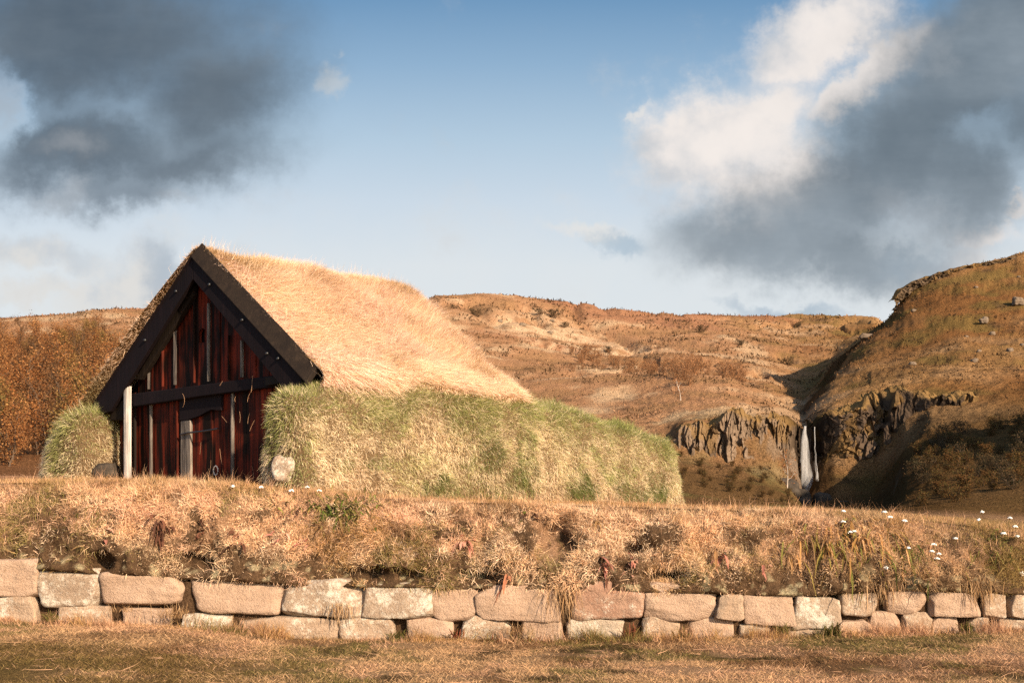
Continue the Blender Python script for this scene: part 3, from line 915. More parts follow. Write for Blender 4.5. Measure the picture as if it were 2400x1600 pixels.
# turf bank: profile from behind the stones up over the crest
bxs = np.concatenate([np.linspace(-30, -10, 40, endpoint=False), np.linspace(-10, 10, 740, endpoint=False), np.linspace(10, 30, 40)])
nv = 60
v = np.linspace(0, 1, nv)
zs, zc = zy(stone_py(px_of(bxs))), zy(crest_py(px_of(bxs, 12.9)), 12.9)
prof_y = np.interp(v, [0, .10, .14, .25, .45, .65, .82, .92, 1], [YS + .22, YS + .20, YS - .02, YS + .02, YS + .13, YS + .28, YS + .50, YS + .78, YS + 1.15])
prof_z = np.interp(v, [0, .10, .14, .25, .45, .65, .82, .92, 1], [-.55, -.04, -.01, .12, .38, .65, .88, .98, 1.0])
BG = np.stack([bxs[:, None] + 0 * v, prof_y[None] + 0 * bxs[:, None], zs[:, None] * (1 - prof_z) + zc[:, None] * prof_z], -1)
BG[:, :, 2] = np.where(v[None] < .14, zs[:, None] + prof_z[None], BG[:, :, 2])
e = sstep(v, .10, .2) * (1 - .75 * sstep(v, .88, 1))
h1 = fbm(BG, 1.1, 3, 91); h2 = fbm(BG, 4.0, 4, 92, .6)
h3 = fbm(BG, 10.0, 3, 93)
BG[..., 1] -= ((h1 - .5) * .30 + (h2 - .5) * .34 + (h3 - .5) * .12) * e
BG[..., 2] += ((h2 - .5) * .12 + (h1 - .5) * .10) * e
holes = [(1310, 1275, .22, .26), (235, 1320, .16, .14), (450, 1318, .30, .12), (10, 1285, .10, .16), (900, 1350, .55, .10), (1120, 1352, .25, .09), (1560, 1350, .3, .09), (1480, 1290, .14, .1)]
for hx, hy, hw_, hh in holes:
    X0, Z0 = (hx - CX) / F * YS, zy(hy)
    d_ = np.hypot((BG[..., 0] - X0) / hw_, (BG[..., 2] - Z0) / hh)
    BG[..., 1] += .22 * sstep(d_, 1.3, .4) * e
BANK_T = [np.array([.88, .59, .36]), (np.array([.86, .54, .36]), 1.3, .48, .6, .8), (np.array([.74, .55, .35]), 1.9, .50, .62, .7), (OCHRE * 1.0, 1.5, .55, .66, .7), (OLIVE * 1.1, 1.7, .55, .64, .7), (BROWN, 3.4, .57, .67, .8), (np.array([.92, .69, .47]), 2.7, .56, .66, .7)]


def bank_color(P, v_):
    c = straw_mix(P, 120, BANK_T)
    px = CX + F * P[:, 0] / P[:, 1]
    up = sstep(v_, .74, .95)
    c = mixc(c, OCHRE * .95, up * .6 * (1 - sstep(px, 700, 1000) * .4))
    c = mixc(c, OLIVE * 1.1, sstep(px, 1750, 2350) * sstep(fbm(P, 1.6, 3, 140), .36, .58) * .75)
    c = mixc(c, OCHRE * .8, sstep(px, 1700, 2200) * .45)
    return c


bc = np.broadcast_to(np.array([.075, .045, .025]), BG.shape) * (.6 + .8 * fbm(BG, 8, 3, 95)[..., None])
bc = mixc(bc, [.30, .25, .15], sstep(fbm(BG, 9, 3, 96), .60, .68) * sstep(v, .45, .2)[None] * .8)
bc = mixc(bc, STRAW_P * .5, (sstep(v, .3, .5)[None] * .6 + 0 * h1) * sstep(fbm(BG, 3.6, 3, 103, .6), .62, .5))
bank = mesh_obj('turf_bank', BG.reshape(-1, 3), grid_faces(*BG.shape[:2]), None, M_SOIL, None, True, bc.reshape(-1, 3))
bank['kind'] = 'structure'

hole_mask = np.zeros(BG.shape[:2])
for hx, hy, hw_, hh in holes:
    X0, Z0 = (hx - CX) / F * YS, zy(hy)
    hole_mask = np.maximum(hole_mask, sstep(np.hypot((BG[..., 0] - X0) / hw_, (BG[..., 2] - Z0) / hh), 1.2, .75))
vm = (v[:-1] + v[1:]) / 2
patch = fbm(BG, 2.6, 3, 97)
wb = sstep(vm, .10, .16)[None] * (sstep(vm, .18, .44)[None] * .88 + .12 + .6 * sstep(patch[:-1, :-1], .5, .6)) * (1 - .93 * hole_mask[:-1, :-1])
gap = sstep(fbm(BG, 3.6, 3, 103, .6), .54, .64)[:-1, :-1] * sstep(vm, .85, .7)[None]
wb = wb * (1 - .88 * gap)
wb = wb * (np.abs(BG[:-1, :-1, 0]) < 9.5) * np.where(np.abs(BG[:-1, :-1, 0]) < 6.6, 1, .6)
n = 285000
P, N_, uu, vv = sample_grid(BG, n, np.clip(wb, 0, 1))
flow = np.stack([fbm(P, 1.4, 2, 98) - .5, 0 * uu, fbm(P, 1.7, 2, 99) - .5], -1) * 2.6
dirn = N_ * .6 + flow * .8 + RNG.normal(0, .8, (n, 3))
face = sstep(vv, .88, .7)[:, None]
bend = np.array([0, -.1, -.45]) * face + RNG.normal(0, .8, (n, 3))
L = RNG.uniform(.04, .13, n) * (.7 + .8 * sstep(fbm(P, 2.2, 2, 101), .4, .65)) * (1 - .25 * sstep(vv, .85, 1))
c_ = bank_color(P, vv) * RNG.uniform(.6, 1.45, (n, 1))
bgr = blades('bank_grass', P - N_ * .012, dirn, L, RNG.uniform(.003, .0062, n), c_, M_GRASS, None, bend, 'stuff')
bgr['label'] = 'dry straw and pink grass matted over the turf bank above the stones'; bgr['category'] = 'grass'

# longer stalks and seed heads sticking out of the bank
n = 5200
P, N_, uu, vv = sample_grid(BG, n, np.clip(wb, 0, 1) * sstep(vm, .3, .6)[None])
bs = blades('bank_stalks', P, N_ * .5 + np.array([.05, -.1, .8]) + RNG.normal(0, .4, (n, 3)), RNG.uniform(.10, .26, n), RNG.uniform(.0025, .005, n), mixc(STRAW_P * 1.1, BROWN * 1.1, (RNG.random(n) < .35).astype(float)) * RNG.uniform(.6, 1.3, (n, 1)), M_GRASS, None, RNG.normal(0, .5, (n, 3)), 'stuff')
bs['label'] = 'dry stalks sticking out of the matted bank grass'; bs['category'] = 'stalks'
# rank verge of longer grass where lawn and stones meet
n = 34000
vx = RNG.uniform(-8.8, 8.8, n); vy = YS + .02 - np.abs(RNG.normal(0, .13, n))
P = np.stack([vx, vy, lawn_z(vx, vy) - .01], -1)
k_ = RNG.random(n) < sstep(fbm(P * [1, .2, 1], 2.0, 3, 190), .40, .58) * .85 + .15
P = P[k_]; n = len(P)
vg = blades('verge_grass', P, np.array([0, -.15, 1.]) + RNG.normal(0, .42, (n, 3)), RNG.uniform(.05, .19, n) * (.5 + .9 * sstep(fbm(P, 3.1, 2, 191), .4, .6)), RNG.uniform(.003, .006, n), straw_mix(P, 192, [STRAW_P * .9, (OCHRE, 1.4, .48, .62, .8), (OLIVE * .9, 1.9, .54, .64, .8)]) * RNG.uniform(.6, 1.35, (n, 1)), M_GRASS, None, RNG.normal(0, .4, (n, 3)), 'stuff')
vg['label'] = 'longer rough grass along the foot of the stones'; vg['category'] = 'grass'

# level turf between bank and house and out to the hill foot
w = (TP[:-1, :-1, 1] < 32) * 1.0 / TP[:-1, :-1, 1] ** 1.3 * ((bear[:-1, None] > -350) & (bear[:-1, None] < 2900))
n = 175000
P, N_, _, _ = sample_grid(TP, n, w)
c_ = mixc(straw_mix(P, 160, [STRAW_P * .85, (OCHRE, .7, .42, .6, .8), (BROWN, 1.1, .54, .66, .6), (OLIVE, .9, .56, .68, .6)]), OLIVE * .9 + BROWN * .3, sstep(CX + F * P[:, 0] / P[:, 1], 1800, 2350) * .5) * RNG.uniform(.6, 1.4, (n, 1))
yg = blades('yard_grass', P - [0, 0, .01], np.array([0, 0, 1]) + RNG.normal(0, .55, (n, 3)), RNG.uniform(.04, .11, n), RNG.uniform(.004, .008, n), c_, M_GRASS, None, RNG.normal(0, .5, (n, 3)), 'stuff')
yg['label'] = 'ochre dry grass on the level ground between bank and turf house'; yg['category'] = 'grass'

wall = thing('stone_wall', 'low dry stone facing of two courses of tan blocks under the turf bank', 'stone wall', (0, YS, 0))
upper = [(-330, -190, 1310, 1392, 's'), (-186, -46, 1312, 1396, 'g'), (-42, 81, 1316, 1395, 's'), (84, 226, 1334, 1419, 'l'), (238, 428, 1342, 1419, 's'), (450, 651, 1352, 1438, 's'), (655, 842, 1366, 1448, 'l'), (846, 1003, 1371, 1448, 'l'),
         (1006, 1122, 1373, 1450, 's'), (1124, 1306, 1378, 1450, 's'), (1337, 1508, 1368, 1450, 'r'), (1511, 1673, 1371, 1448, 's'), (1675, 1741, 1391, 1455, 'g'), (1744, 1862, 1388, 1461, 's'), (1864, 1966, 1402, 1468, 'l'),
         (1968, 2060, 1386, 1446, 'g'), (2078, 2174, 1371, 1436, 's'), (2176, 2298, 1385, 1448, 's'), (2306, 2362, 1388, 1450, 'g'), (2365, 2480, 1388, 1450, 'g'), (2484, 2640, 1386, 1452, 's'), (2646, 2810, 1388, 1452, 'g'), (2816, 2990, 1386, 1450, 's'), (2996, 3180, 1388, 1452, 'r'), (-520, -336, 1310, 1392, 's'), (-700, -526, 1312, 1394, 'g')]
lower = [(-300, -150, 1396, 1462, 'g'), (-140, -20, 1398, 1462, 's'), (-14, 86, 1396, 1466, 'g'), (136, 256, 1419, 1472, 'g'), (290, 392, 1425, 1478, 's'), (424, 545, 1438, 1490, 'l'), (568, 796, 1447, 1506, 'g'), (800, 929, 1447, 1512, 'g'),
         (950, 1060, 1452, 1514, 's'), (1082, 1202, 1444, 1508, 'g'), (1226, 1318, 1447, 1506, 's'), (1330, 1464, 1451, 1512, 'p'), (1508, 1594, 1450, 1510, 'g'), (1614, 1717, 1447, 1506, 's'), (1726, 1808, 1462, 1504, 'p'),
         (1850, 1938, 1467, 1506, 'g'), (1962, 2040, 1456, 1502, 's'), (2042, 2117, 1436, 1500, 's'), (2120, 2184, 1440, 1498, 'g'), (2190, 2250, 1444, 1494, 's'), (2274, 2320, 1450, 1492, 'g'), (2345, 2420, 1452, 1492, 'g'), (2440, 2560, 1450, 1492, 's'), (2570, 2700, 1452, 1494, 'g'), (2706, 2850, 1450, 1494, 's'), (2860, 3010, 1452, 1494, 'g'), (3016, 3160, 1452, 1494, 's'), (-470, -310, 1398, 1462, 's'), (-640, -480, 1398, 1462, 'g')]
SM = {'s': M_STONE, 'g': M_STONE_G, 'l': M_STONE_L, 'r': M_STONE_R, 'p': stone_mat('pale stone', (.37, .29, .21), (.44, .35, .26), .35, .2)}
SL = {'l': 'grey block crusted with white lichen', 'r': 'reddish block with a ragged top', 'p': 'pale block with a dark stain'}
for row, (lst, dep, fy) in enumerate(((upper, .46, YS), (lower, .44, YS + .03))):
    for i, (x0, x1, y0, y1, k) in enumerate(lst):
        a, b = at(x0, y1, fy), at(x1, y0, fy)
        sz = np.array([b[0] - a[0], dep, b[2] - a[2]]) * [1.035, 1, 1.10]
        c0 = np.array([(a[0] + b[0]) / 2, fy + dep / 2 + RNG.uniform(-.02, .03), (a[2] + b[2]) / 2])
        o = boulder('stone', c0, sz, 200 + row * 60 + i, SM[k], wall, float(RNG.choice([8, 12, 20])), .06, 29, 11)
        if k in SL: o['label'] = SL[k]
# soil packed behind the stones
bb = MB()
sx = np.linspace(-30, 30, 300)
zt = zy(stone_py(px_of(sx))) - .05
bb.add(np.stack([np.stack([sx, 0 * sx + YS + .14, 0 * sx - .3], -1), np.stack([sx, 0 * sx + YS + .12 + .06 * np.sin(sx * 9), zt], -1), np.stack([sx, 0 * sx + YS + .5, zt], -1)], 1).reshape(-1, 3), grid_faces(300, 3), None, [.07, .042, .024])
bb.build('packed_soil', M_SOIL, wall)


# ------------------------------------------------------------------ turf house
XA, YA, TH = -4.67, 15.5, math.radians(40)
gs, ga = np.array([math.cos(TH), -math.sin(TH), 0]), np.array([math.sin(TH), math.cos(TH), 0])


def HP(s, t, z):
    s, t, z = np.broadcast_arrays(np.asarray(s, float), np.asarray(t, float), np.asarray(z, float))
    return np.array([XA, YA, 0]) + s[..., None] * gs + t[..., None] * ga + z[..., None] * np.array([0, 0, 1.])


def gp(px, py, t):
    """(s, z) of a photo point on the gable-parallel plane t"""
    k = (px - CX) / F
    x0, y0 = XA + t * ga[0], YA + t * ga[1]
    s = (k * y0 - x0) / (gs[0] - k * gs[1])
    Y = y0 + s * gs[1]
    return s, EYE + (HZ - py) / F * Y


house = thing('turf_house', 'small turf house with a dark red timber gable and a steep grass roof', 'turf house', HP(0, 2.5, 1.5))


def prism(mb, poly_sz, t0, t1):
    """polygon in the gable plane (s, z), extruded from t0 to t1"""
    n = len(poly_sz)
    P_ = np.array(poly_sz)
    A = HP(P_[:, 0], t0, P_[:, 1]); B = HP(P_[:, 0], t1, P_[:, 1])
    cA, cB = A.mean(0), B.mean(0)
    V_ = np.concatenate([A, B, [cA, cB]])
    q = [(i, (i + 1) % n, n + (i + 1) % n, n + i) for i in range(n)]
    tr_ = [((i + 1) % n, i, 2 * n) for i in range(n)] + [(n + i, n + (i + 1) % n, 2 * n + 1) for i in range(n)]
    mb.add(V_, q, tr_)


def bevel(o, w=.008):
    m = o.modifiers.new('bevel', 'BEVEL'); m.width = w; m.segments = 2; m.limit_method = 'ANGLE'
    return o


def gpoly(pts, t):
    return [gp(x, y, t) for x, y in pts]


# gable boarding
GT = .22
BT = .11
zf = 1.45
edges_low = [gp(x, 1000, GT)[0] for x in (282, 318, 358, 392, 420, 446, 470, 496, 522, 548, 578, 606, 640, 676)]
for rng_ in (range(0, 4), range(8, 13)):
    mb = MB()
    for i in rng_:
        a, b = edges_low[i], edges_low[i + 1]
        o_ = RNG.uniform(-.014, .014)
        prism(mb, [(a + .004, zf), (b - .004, zf), (b - .004, gp(450, 905, GT)[1]), (a + .004, gp(450, 905, GT)[1])], GT + o_, GT + .05)
    bevel(mb.build('lower_boarding', M_WOOD, house), .006)
up_x = (325, 345, 352, 385, 413, 436, 459, 492, 516, 540, 570, 600, 630, 665)
mb = MB()
A_s, A_z = gp(450, 625, GT)
pitch_r = .80; pitch_l = .745
roofz = lambda s: A_z - (s - A_s) * pitch_r if s > A_s else A_z + (s - A_s) * pitch_l
ws0, wz0 = gp(466, 804, GT); ws1, wz1 = gp(483, 768, GT)          # slot window
for i, (a, b) in enumerate(zip(up_x[:-1], up_x[1:])):
    sa, sb = gp(a, 800, GT)[0], gp(b, 800, GT)[0]
    o_ = RNG.uniform(-.012, .012)
    zb = gp(450, 912, GT)[1]
    if a == 459:                                                  # the board with the slot is built round the opening
        wm = (ws0 + ws1) / 2; wr = (ws1 - ws0) / 2
        arch = [(wm + wr * math.cos(t_), wz1 - wr + wr * 1.0 * math.sin(t_)) for t_ in np.linspace(0, math.pi, 9)]
        prism(mb, [(sa + .003, zb), (ws0, zb), (ws0, roofz(sa)), (sa + .003, roofz(sa + .003))], GT + o_, GT + .05)
        prism(mb, [(ws1, zb), (sb - .003, zb), (sb - .003, roofz(sb - .003)), (ws1, roofz(ws1))], GT + o_, GT + .05)
        prism(mb, [(ws0 + .001, zb), (ws1 - .001, zb), (ws1 - .001, wz0), (ws0 + .001, wz0)], GT + o_, GT + .05)
        top = [(ws0 + .001, roofz(ws0))] + [(x_, z_) for x_, z_ in reversed(arch)] + [(ws1 - .001, roofz(ws1))]
        for (x0, z0), (x1, z1) in zip(reversed(arch[1:]), reversed(arch[:-1])):
            prism(mb, [(x0, z0), (x1, z1), (x1, roofz(wm)), (x0, roofz(wm))], GT + o_, GT + .05)
        continue
    pts = [(sa + .003, zb), (sb - .003, zb), (sb - .003, roofz(sb - .003))]
    if sa < A_s < sb: pts.append((A_s, A_z))
    pts.append((sa + .003, roofz(sa + .003)))
    if max(z_ for _, z_ in pts[2:]) > zb: prism(mb, pts, GT + o_, GT + .05)
bevel(mb.build('upper_boarding', M_WOOD, house), .006)
# the dark inside behind the slot
mb = MB()
prism(mb, [(-2.4, 1.2), (2.3, 1.2), (2.3, 3.0), (0, 4.75), (-2.4, 3.0)], GT + .075, GT + .11)
mb.build('inner_lining', M_TAR, house)
mb = MB()
prism(mb, [(ws0 + .055, wz0 - .02), (ws1 - .03, wz0 - .02), (ws1 - .03, wz1), (ws0 + .055, wz1)], GT + .06, GT + .07)
mb.build('slot_window', M_WOOD, house)


def batten(px, y0, y1, wpx, mat, t=GT, name='batten', out=.03):
    wpx *= .8
    s0, _ = gp(px - wpx / 2, (y0 + y1) / 2, t); s1, _ = gp(px + wpx / 2, (y0 + y1) / 2, t)
    s = (s0 + s1) / 2; r = (s1 - s0) / 2
    za, zb = gp(px, y1, t)[1], gp(px, y0, t)[1]
    th = np.linspace(0, np.pi, 9)
    zz = np.linspace(za, zb, 14)
    ring = np.stack([s + r * np.cos(th), t - .012 - out * np.sin(th)], -1)
    wob = (fbm(np.stack([zz * 3, zz * 0 + px, zz * 0], -1), 1, 3, 7) - .5) * .012
    P_ = HP(ring[None, :, 0] + wob[:, None], ring[None, :, 1] + 0 * wob[:, None], zz[:, None])
    mb = MB()
    mb.add(P_.reshape(-1, 3), grid_faces(14, 9), [(0, i + 1, i) for i in range(1, 8)] + [(117, 117 + i, 117 + i + 1) for i in range(1, 8)])
    return mb.build(name, mat, house, False)


for px, y0, y1, w_ in ((352, 868, 912, 4), (385, 812, 906, 3.2), (413, 772, 902, 7), (459, 698, 897, 3.2), (492, 712, 894, 6.5), (540, 786, 890, 3.2), (570, 798, 884, 7)):
    batten(px, y0, y1, w_, M_BATTEN if w_ > 3.5 else M_WOOD, out=.035)
for px, y0, y1, w_ in ((357, 946, 1150, 6), (548, 918, 1150, 8), (420, 935, 1150, 3.5)):
    batten(px, y0, y1, w_, M_BATTEN if w_ > 5 else M_WOOD, out=.035)
cp = batten(303, 906, 1160, 17, M_SILVER, BT - .01, 'corner_post', .07)
cp['label'] = 'pale sun-bleached corner post'
batten(319, 950, 1160, 6, M_BROWN, GT, 'batten', .03)

# door
door_px = (424, 447, 470, 497, 521)
mb = MB()
for a, b in zip(door_px[:-1], door_px[1:]):
    sa, sb = gp(a, 1000, GT)[0], gp(b, 1000, GT)[0]
    prism(mb, [(sa + .004, zf), (sb - .004, zf), (sb - .004, gp(470, 942, GT)[1]), (sa + .004, gp(470, 942, GT)[1])], GT + .015 + RNG.uniform(-.006, .006), GT + .05)
door = bevel(mb.build('door', M_WOOD, house), .006)
mb = MB()
sa, sb = gp(424, 1000, GT - .03)[0], gp(446, 1000, GT - .03)[0]
prism(mb, [(sa, zf), (sb, zf), (sb, gp(436, 985, GT - .03)[1]), (sa, gp(436, 985, GT - .03)[1])], GT - .035, GT + .01)
db = bevel(mb.build('door_plank', M_BATTEN, door), .01)
db['label'] = 'worn silver grey plank'
mb = MB()
prism(mb, gpoly([(424, 935), (522, 920), (522, 962), (500, 958), (470, 975), (440, 985), (424, 985)], GT - .01), GT - .04, GT + .012)
bevel(mb.build('door_lintel', M_TAR, house), .01)
mb = MB()
tube(mb, [HP(*((lambda q: (q[0], GT - .055, q[1]))(gp(x, y, GT - .05)))) for x, y in ((424, 1018), (440, 1014), (460, 1012), (485, 1009), (512, 1004))], .014, 6)
mb.build('strap_hinge', M_IRON, door)
mb = MB()
rs, rz = gp(507, 1102, GT - .03)
an = np.linspace(0, 2 * np.pi, 21)
tube(mb, HP(rs + .055 * np.cos(an), GT - .04, rz + .065 * np.sin(an)), .009, 6)
mb.build('ring_handle', M_SILVER, door)

# cross beam and its ends
mb = MB()
prism(mb, gpoly([(268, 932), (311, 922), (460, 903), (618, 882), (720, 868), (720, 896), (618, 909), (460, 930), (316, 952), (268, 960)], BT), BT, BT + .09)
bevel(mb.build('cross_beam', M_TAR, house), .015)
mb = MB()
prism(mb, gpoly([(257, 941), (286, 937), (286, 984), (257, 986)], BT - .03), BT - .03, BT + .07)
bevel(mb.build('wall_plate_end', M_BROWN, house), .02)
mb = MB()
prism(mb, gpoly([(620, 884), (652, 879), (652, 899), (620, 904)], BT - .06), BT - .06, BT + .2)
bevel(mb.build('wall_plate_end', M_BROWN, house), .012)

# bargeboards on the gable face
mb = MB()
prism(mb, gpoly([(452.5, 604), (706, 887), (706, 905), (660, 905), (452.5, 654)], 0), 0, .06)
bb_r = bevel(mb.build('bargeboard', M_TAR, house), .008)
mb = MB()
prism(mb, gpoly([(451.5, 604), (451.5, 654), (258, 964), (205, 980), (196, 976)], 0), 0, .06)
bb_l = bevel(mb.build('bargeboard', M_TAR, house), .008)
for (x, y), par in (((491, 667), bb_r), ((568, 750), bb_r), ((652, 840), bb_r), ((413, 683), bb_l), ((340, 797), bb_l), ((626, 828), bb_r)):
    s_, z_ = gp(x, y, -.01)
    boulder('peg', HP(s_, -.012, z_), (.045, .05, .045), 7 + x, M_IRON, par, 2.2, .02, 5)
# raised weather boards along both roof edges
for side, p0, p1 in ((1, (447, 601), (716, 896)), (-1, (447, 601), (195, 979))):
    a0, a1 = gp(*p0, -.03), gp(*p1, -.03)
    n_ = 24
    f_ = np.linspace(0, 1, n_)
    s_ = a0[0] + (a1[0] - a0[0]) * f_; z_ = a0[1] + (a1[1] - a0[1]) * f_
    wv = (vnoise(np.stack([f_ * 9, f_ * 0, f_ * 0 + side], -1), 1, 5) - .5) * .03 * sstep(f_, .5, .95)
    Fr = HP(s_, -.03, z_); Bk = HP(s_, .16, z_ + .235 + wv)
    th = HP(0, .045, -.05) - HP(0, 0, 0)
    V_ = np.stack([Fr, Bk, Bk + th, Fr + th], 1).reshape(-1, 3)
    q = grid_faces(n_, 4, True)
    o = mesh_obj('weather_board', V_, np.concatenate([q, [[0, 1, 2, 3]], [[(n_ - 1) * 4 + i for i in (3, 2, 1, 0)]]]), None, M_BROWN if side > 0 else M_TAR, house)
    bevel(o, .008)
# rafters behind the bargeboards
for pts in ([(455, 660), (455, 694), (332, 890), (318, 890)],):
    mb = MB()
    prism(mb, gpoly(pts, .14), .12, .2)
    bevel(mb.build('rafter', M_BROWN if pts[0][0] == 455 else M_TAR, house), .01)

# roof turf
RS = np.array([(-3.95, 2.34), (-3.92, 2.60), (-3.55, 2.98), (-2.5, 3.74), (-1.45, 4.42), (-.5, 4.97), (-.15, 5.15), (0, 5.18), (.15, 5.12), (.5, 4.84), (1.3, 4.20), (2.0, 3.62), (2.5, 3.34), (2.72, 3.20), (2.82, 3.10), (2.70, 2.94)])
arc = np.concatenate([[0], np.cumsum(np.hypot(*np.diff(RS, axis=0).T))])
nu, nt_ = 110, 90
su = np.linspace(0, arc[-1], nu)
rs_, rz_ = np.interp(su, arc, RS[:, 0]), np.interp(su, arc, RS[:, 1])
tt = np.linspace(.14, 5.0, nt_)
RG = HP(rs_[:, None], tt[None], rz_[:, None])
back = lambda s: 4.56 - .07 * np.abs(s)
fr = (tt - .14) / (5.0 - .14)
tq = .14 + fr[None] * (back(rs_)[:, None] - .14)
RG = HP(rs_[:, None] + 0 * tq, tq, rz_[:, None] + 0 * tq)
gr = np.array([0, 0, 1.])
RG[..., 2] += ((fbm(RG, .9, 3, 301) - .5) * .22 + (fbm(RG, 3, 3, 302) - .5) * .09) * sstep(fr, 0, .08)[None]
RG[..., 2] -= .14 * sstep(fr, .88, 1.0)[None] ** 2
roof = mesh_obj('roof', RG.reshape(-1, 3), grid_faces(nu, nt_), None, M_SOIL, house, True, np.broadcast_to(OCHRE * .55, (nu * nt_, 3)))
# back gable of turf, closing the roof
mb = MB()
Bk = RG[:, -1]
mb.add(np.concatenate([Bk, [HP(0, 4.5, 2.0)]]), None, [(i, i + 1, nu) for i in range(nu - 1)], OCHRE * .5)
mb.build('back_gable', M_SOIL, house)
cellu = (su[:-1] + su[1:]) / 2
rwt = np.where(cellu > arc[7] - .5, 1.0, np.where(cellu < arc[3], .55, .3))[:, None] * np.ones((1, nt_ - 1))
n = 230000
P, N_, uu, vv = sample_grid(RG, n, rwt)
N_ = N_ * np.sign(N_ @ np.array([0, 0, 1.]) + 1e-6)[:, None]
sc_ = np.interp(uu * arc[-1], arc, RS[:, 0])
sgn = np.sign(sc_)
down = unit(gs[None] * sgn[:, None] * .77 + np.array([0, 0, -.62]))
ridge = sstep(np.abs(sc_), .5, .05)
swirl = fbm(P, .55, 3, 311); sw2 = fbm(P, 1.3, 3, 312)
lie = sstep(swirl + .12 * (1 - vv), .44, .62)                       # where the wind has laid the grass flat
dirn = N_ * (1.0 - .55 * lie)[:, None] + down * (.15 + .75 * lie * (1 - ridge))[:, None] + ga[None] * ((sw2 - .45) * 1.6 * lie + .12)[:, None] + np.array([0, 0, .75]) * (1 - lie * .8)[:, None] + RNG.normal(0, .36, (n, 3))
bend = down * (.55 * (1 - ridge))[:, None] + RNG.normal(0, .25, (n, 3)) + ga * .1
eave = sstep(sc_, 2.1, 2.7)
bend = bend + (np.array([0, 0, -.6]) + ga * .7) * eave[:, None]
L = RNG.uniform(.09, .27, n) * (1 - .3 * ridge) * (.8 + .5 * sstep(sw2, .4, .65)) * (1 - .35 * sstep(vv, .12, 0) )
L *= np.where(sc_ < -2.6, 1.1, 1) * (1 + .05 * eave)
c_ = straw_mix(P, 330, [np.array([.88, .64, .45]), (np.array([.86, .65, .43]), .9, .45, .62, .7), (OCHRE * 1.05, .75, .54, .68, .65), (np.array([.90, .65, .49]), 1.1, .5, .62, .7)])
c_ = mixc(c_, OCHRE * .9 + OLIVE * .3, sstep(np.abs(sc_), .45, .1) * sstep(fbm(P, 1.2, 3, 340), .45, .6) * .7)
c_ = mixc(c_, OLIVE * 1.2, sstep(sc_, -2.4, -3.2) * .65)
c_ = c_ * RNG.uniform(.7, 1.3, (n, 1))
og = blades('roof_grass', P - N_ * .02, dirn, L, RNG.uniform(.0035, .007, n), c_, M_GRASS, roof, bend, 'stuff')

# taller seed stems standing out of the thatch
n = 3600
P, N_, uu, vv = sample_grid(RG, n, rwt * np.where(cellu > arc[4], 1, .5)[:, None])
N_ = N_ * np.sign(N_ @ np.array([0, 0, 1.]) + 1e-6)[:, None]
blades('seed_stems', P, N_ * .5 + np.array([0, 0, .9]) + RNG.normal(0, .25, (n, 3)), RNG.uniform(.14, .32, n), RNG.uniform(.0025, .004, n), np.array([.80, .60, .42]) * RNG.uniform(.7, 1.2, (n, 1)), M_GRASS, roof,
       ga * .25 + gs * .2 + RNG.normal(0, .3, (n, 3)), 'stuff')

# turf walls: loaf-shaped banks either side
def loaf(s_in, s_out, t0, t1, ztop, zbase, seed, side, lean=.28, n_t=150, n_a=64, slope=0.0):
    """rounded turf wall from t0 to t1 between s_in and s_out; ztop(t), zbase(t) give its heights"""
    f = np.linspace(0, 1, n_t)
    f = .5 - .5 * np.cos(np.pi * f)
    t = t0 + (t1 - t0) * f
    endf = np.clip(np.minimum((t - t0) / .45, (t1 - t) / .55), 0, 1)
    k = np.maximum((1 - (1 - endf) ** 3.2) ** (1 / 3.2), .02)
    th = np.linspace(0, np.pi, n_a)
    ex = lambda c, p: np.sign(c) * np.abs(c) ** p
    cx_ = ex(np.cos(th), .42); sz_ = ex(np.sin(th), .50)
    mid, hw = (s_in + s_out) / 2, abs(s_out - s_in) / 2
    zb, zt = zbase(t) - .25, ztop(t)
    s_ = mid + hw * cx_[None] * k[:, None]
    hz = sz_[None] * (.35 + .65 * k[:, None] ** .6)
    z_ = zb[:, None] + (zt - zb)[:, None] * hz
    outw = (cx_ * side > 0)[None] * (1 - sz_[None] ** 1.5)
    z_ = z_ - slope * side * (s_ - mid) * sz_[None] ** 2
    s_ = s_ + side * lean * outw * k[:, None]
    G = HP(s_, t[:, None] + 0 * s_, z_)
    c0 = HP(mid, t, zb + (zt - zb) * .5)[:, None]
    d = unit((G - c0) * [1, 1, .7])
    dis = (fbm(G, .9, 3, seed) - .5) * .20 + (fbm(G, 3.2, 4, seed + 5, .6) - .5) * .20
    return G + d * dis[..., None]


wall_top = lambda t: np.interp(t, [-.6, .3, 2.5, 4.6, 5.3, 6.5, 7.4, 8.2, 8.9], [2.86, 3.0, 3.04, 3.02, 3.0, 2.80, 2.62, 2.52, 2.40])
wall_base = lambda t: np.interp(t, [-.6, 2, 5, 9], [1.62, 1.5, 1.36, 1.2])
WR = loaf(2.30, 2.86, -.50, 8.85, wall_top, wall_base, 401, 1, .30, 190, 70)
WL = loaf(-3.72, -2.32, -.50, 4.7, lambda t: 2.70 + 0 * t, lambda t: 1.66 + 0 * t, 431, -1, .10, 110, 64, .42)


PATCHES = [(3.1, 2.1, .32, .26), (3.75, 1.75, .42, .34), (5.5, 1.55, .40, .28), (6.7, 1.5, .5, .30), (7.6, 1.55, .4, .35), (2.0, 1.65, .3, .2)]


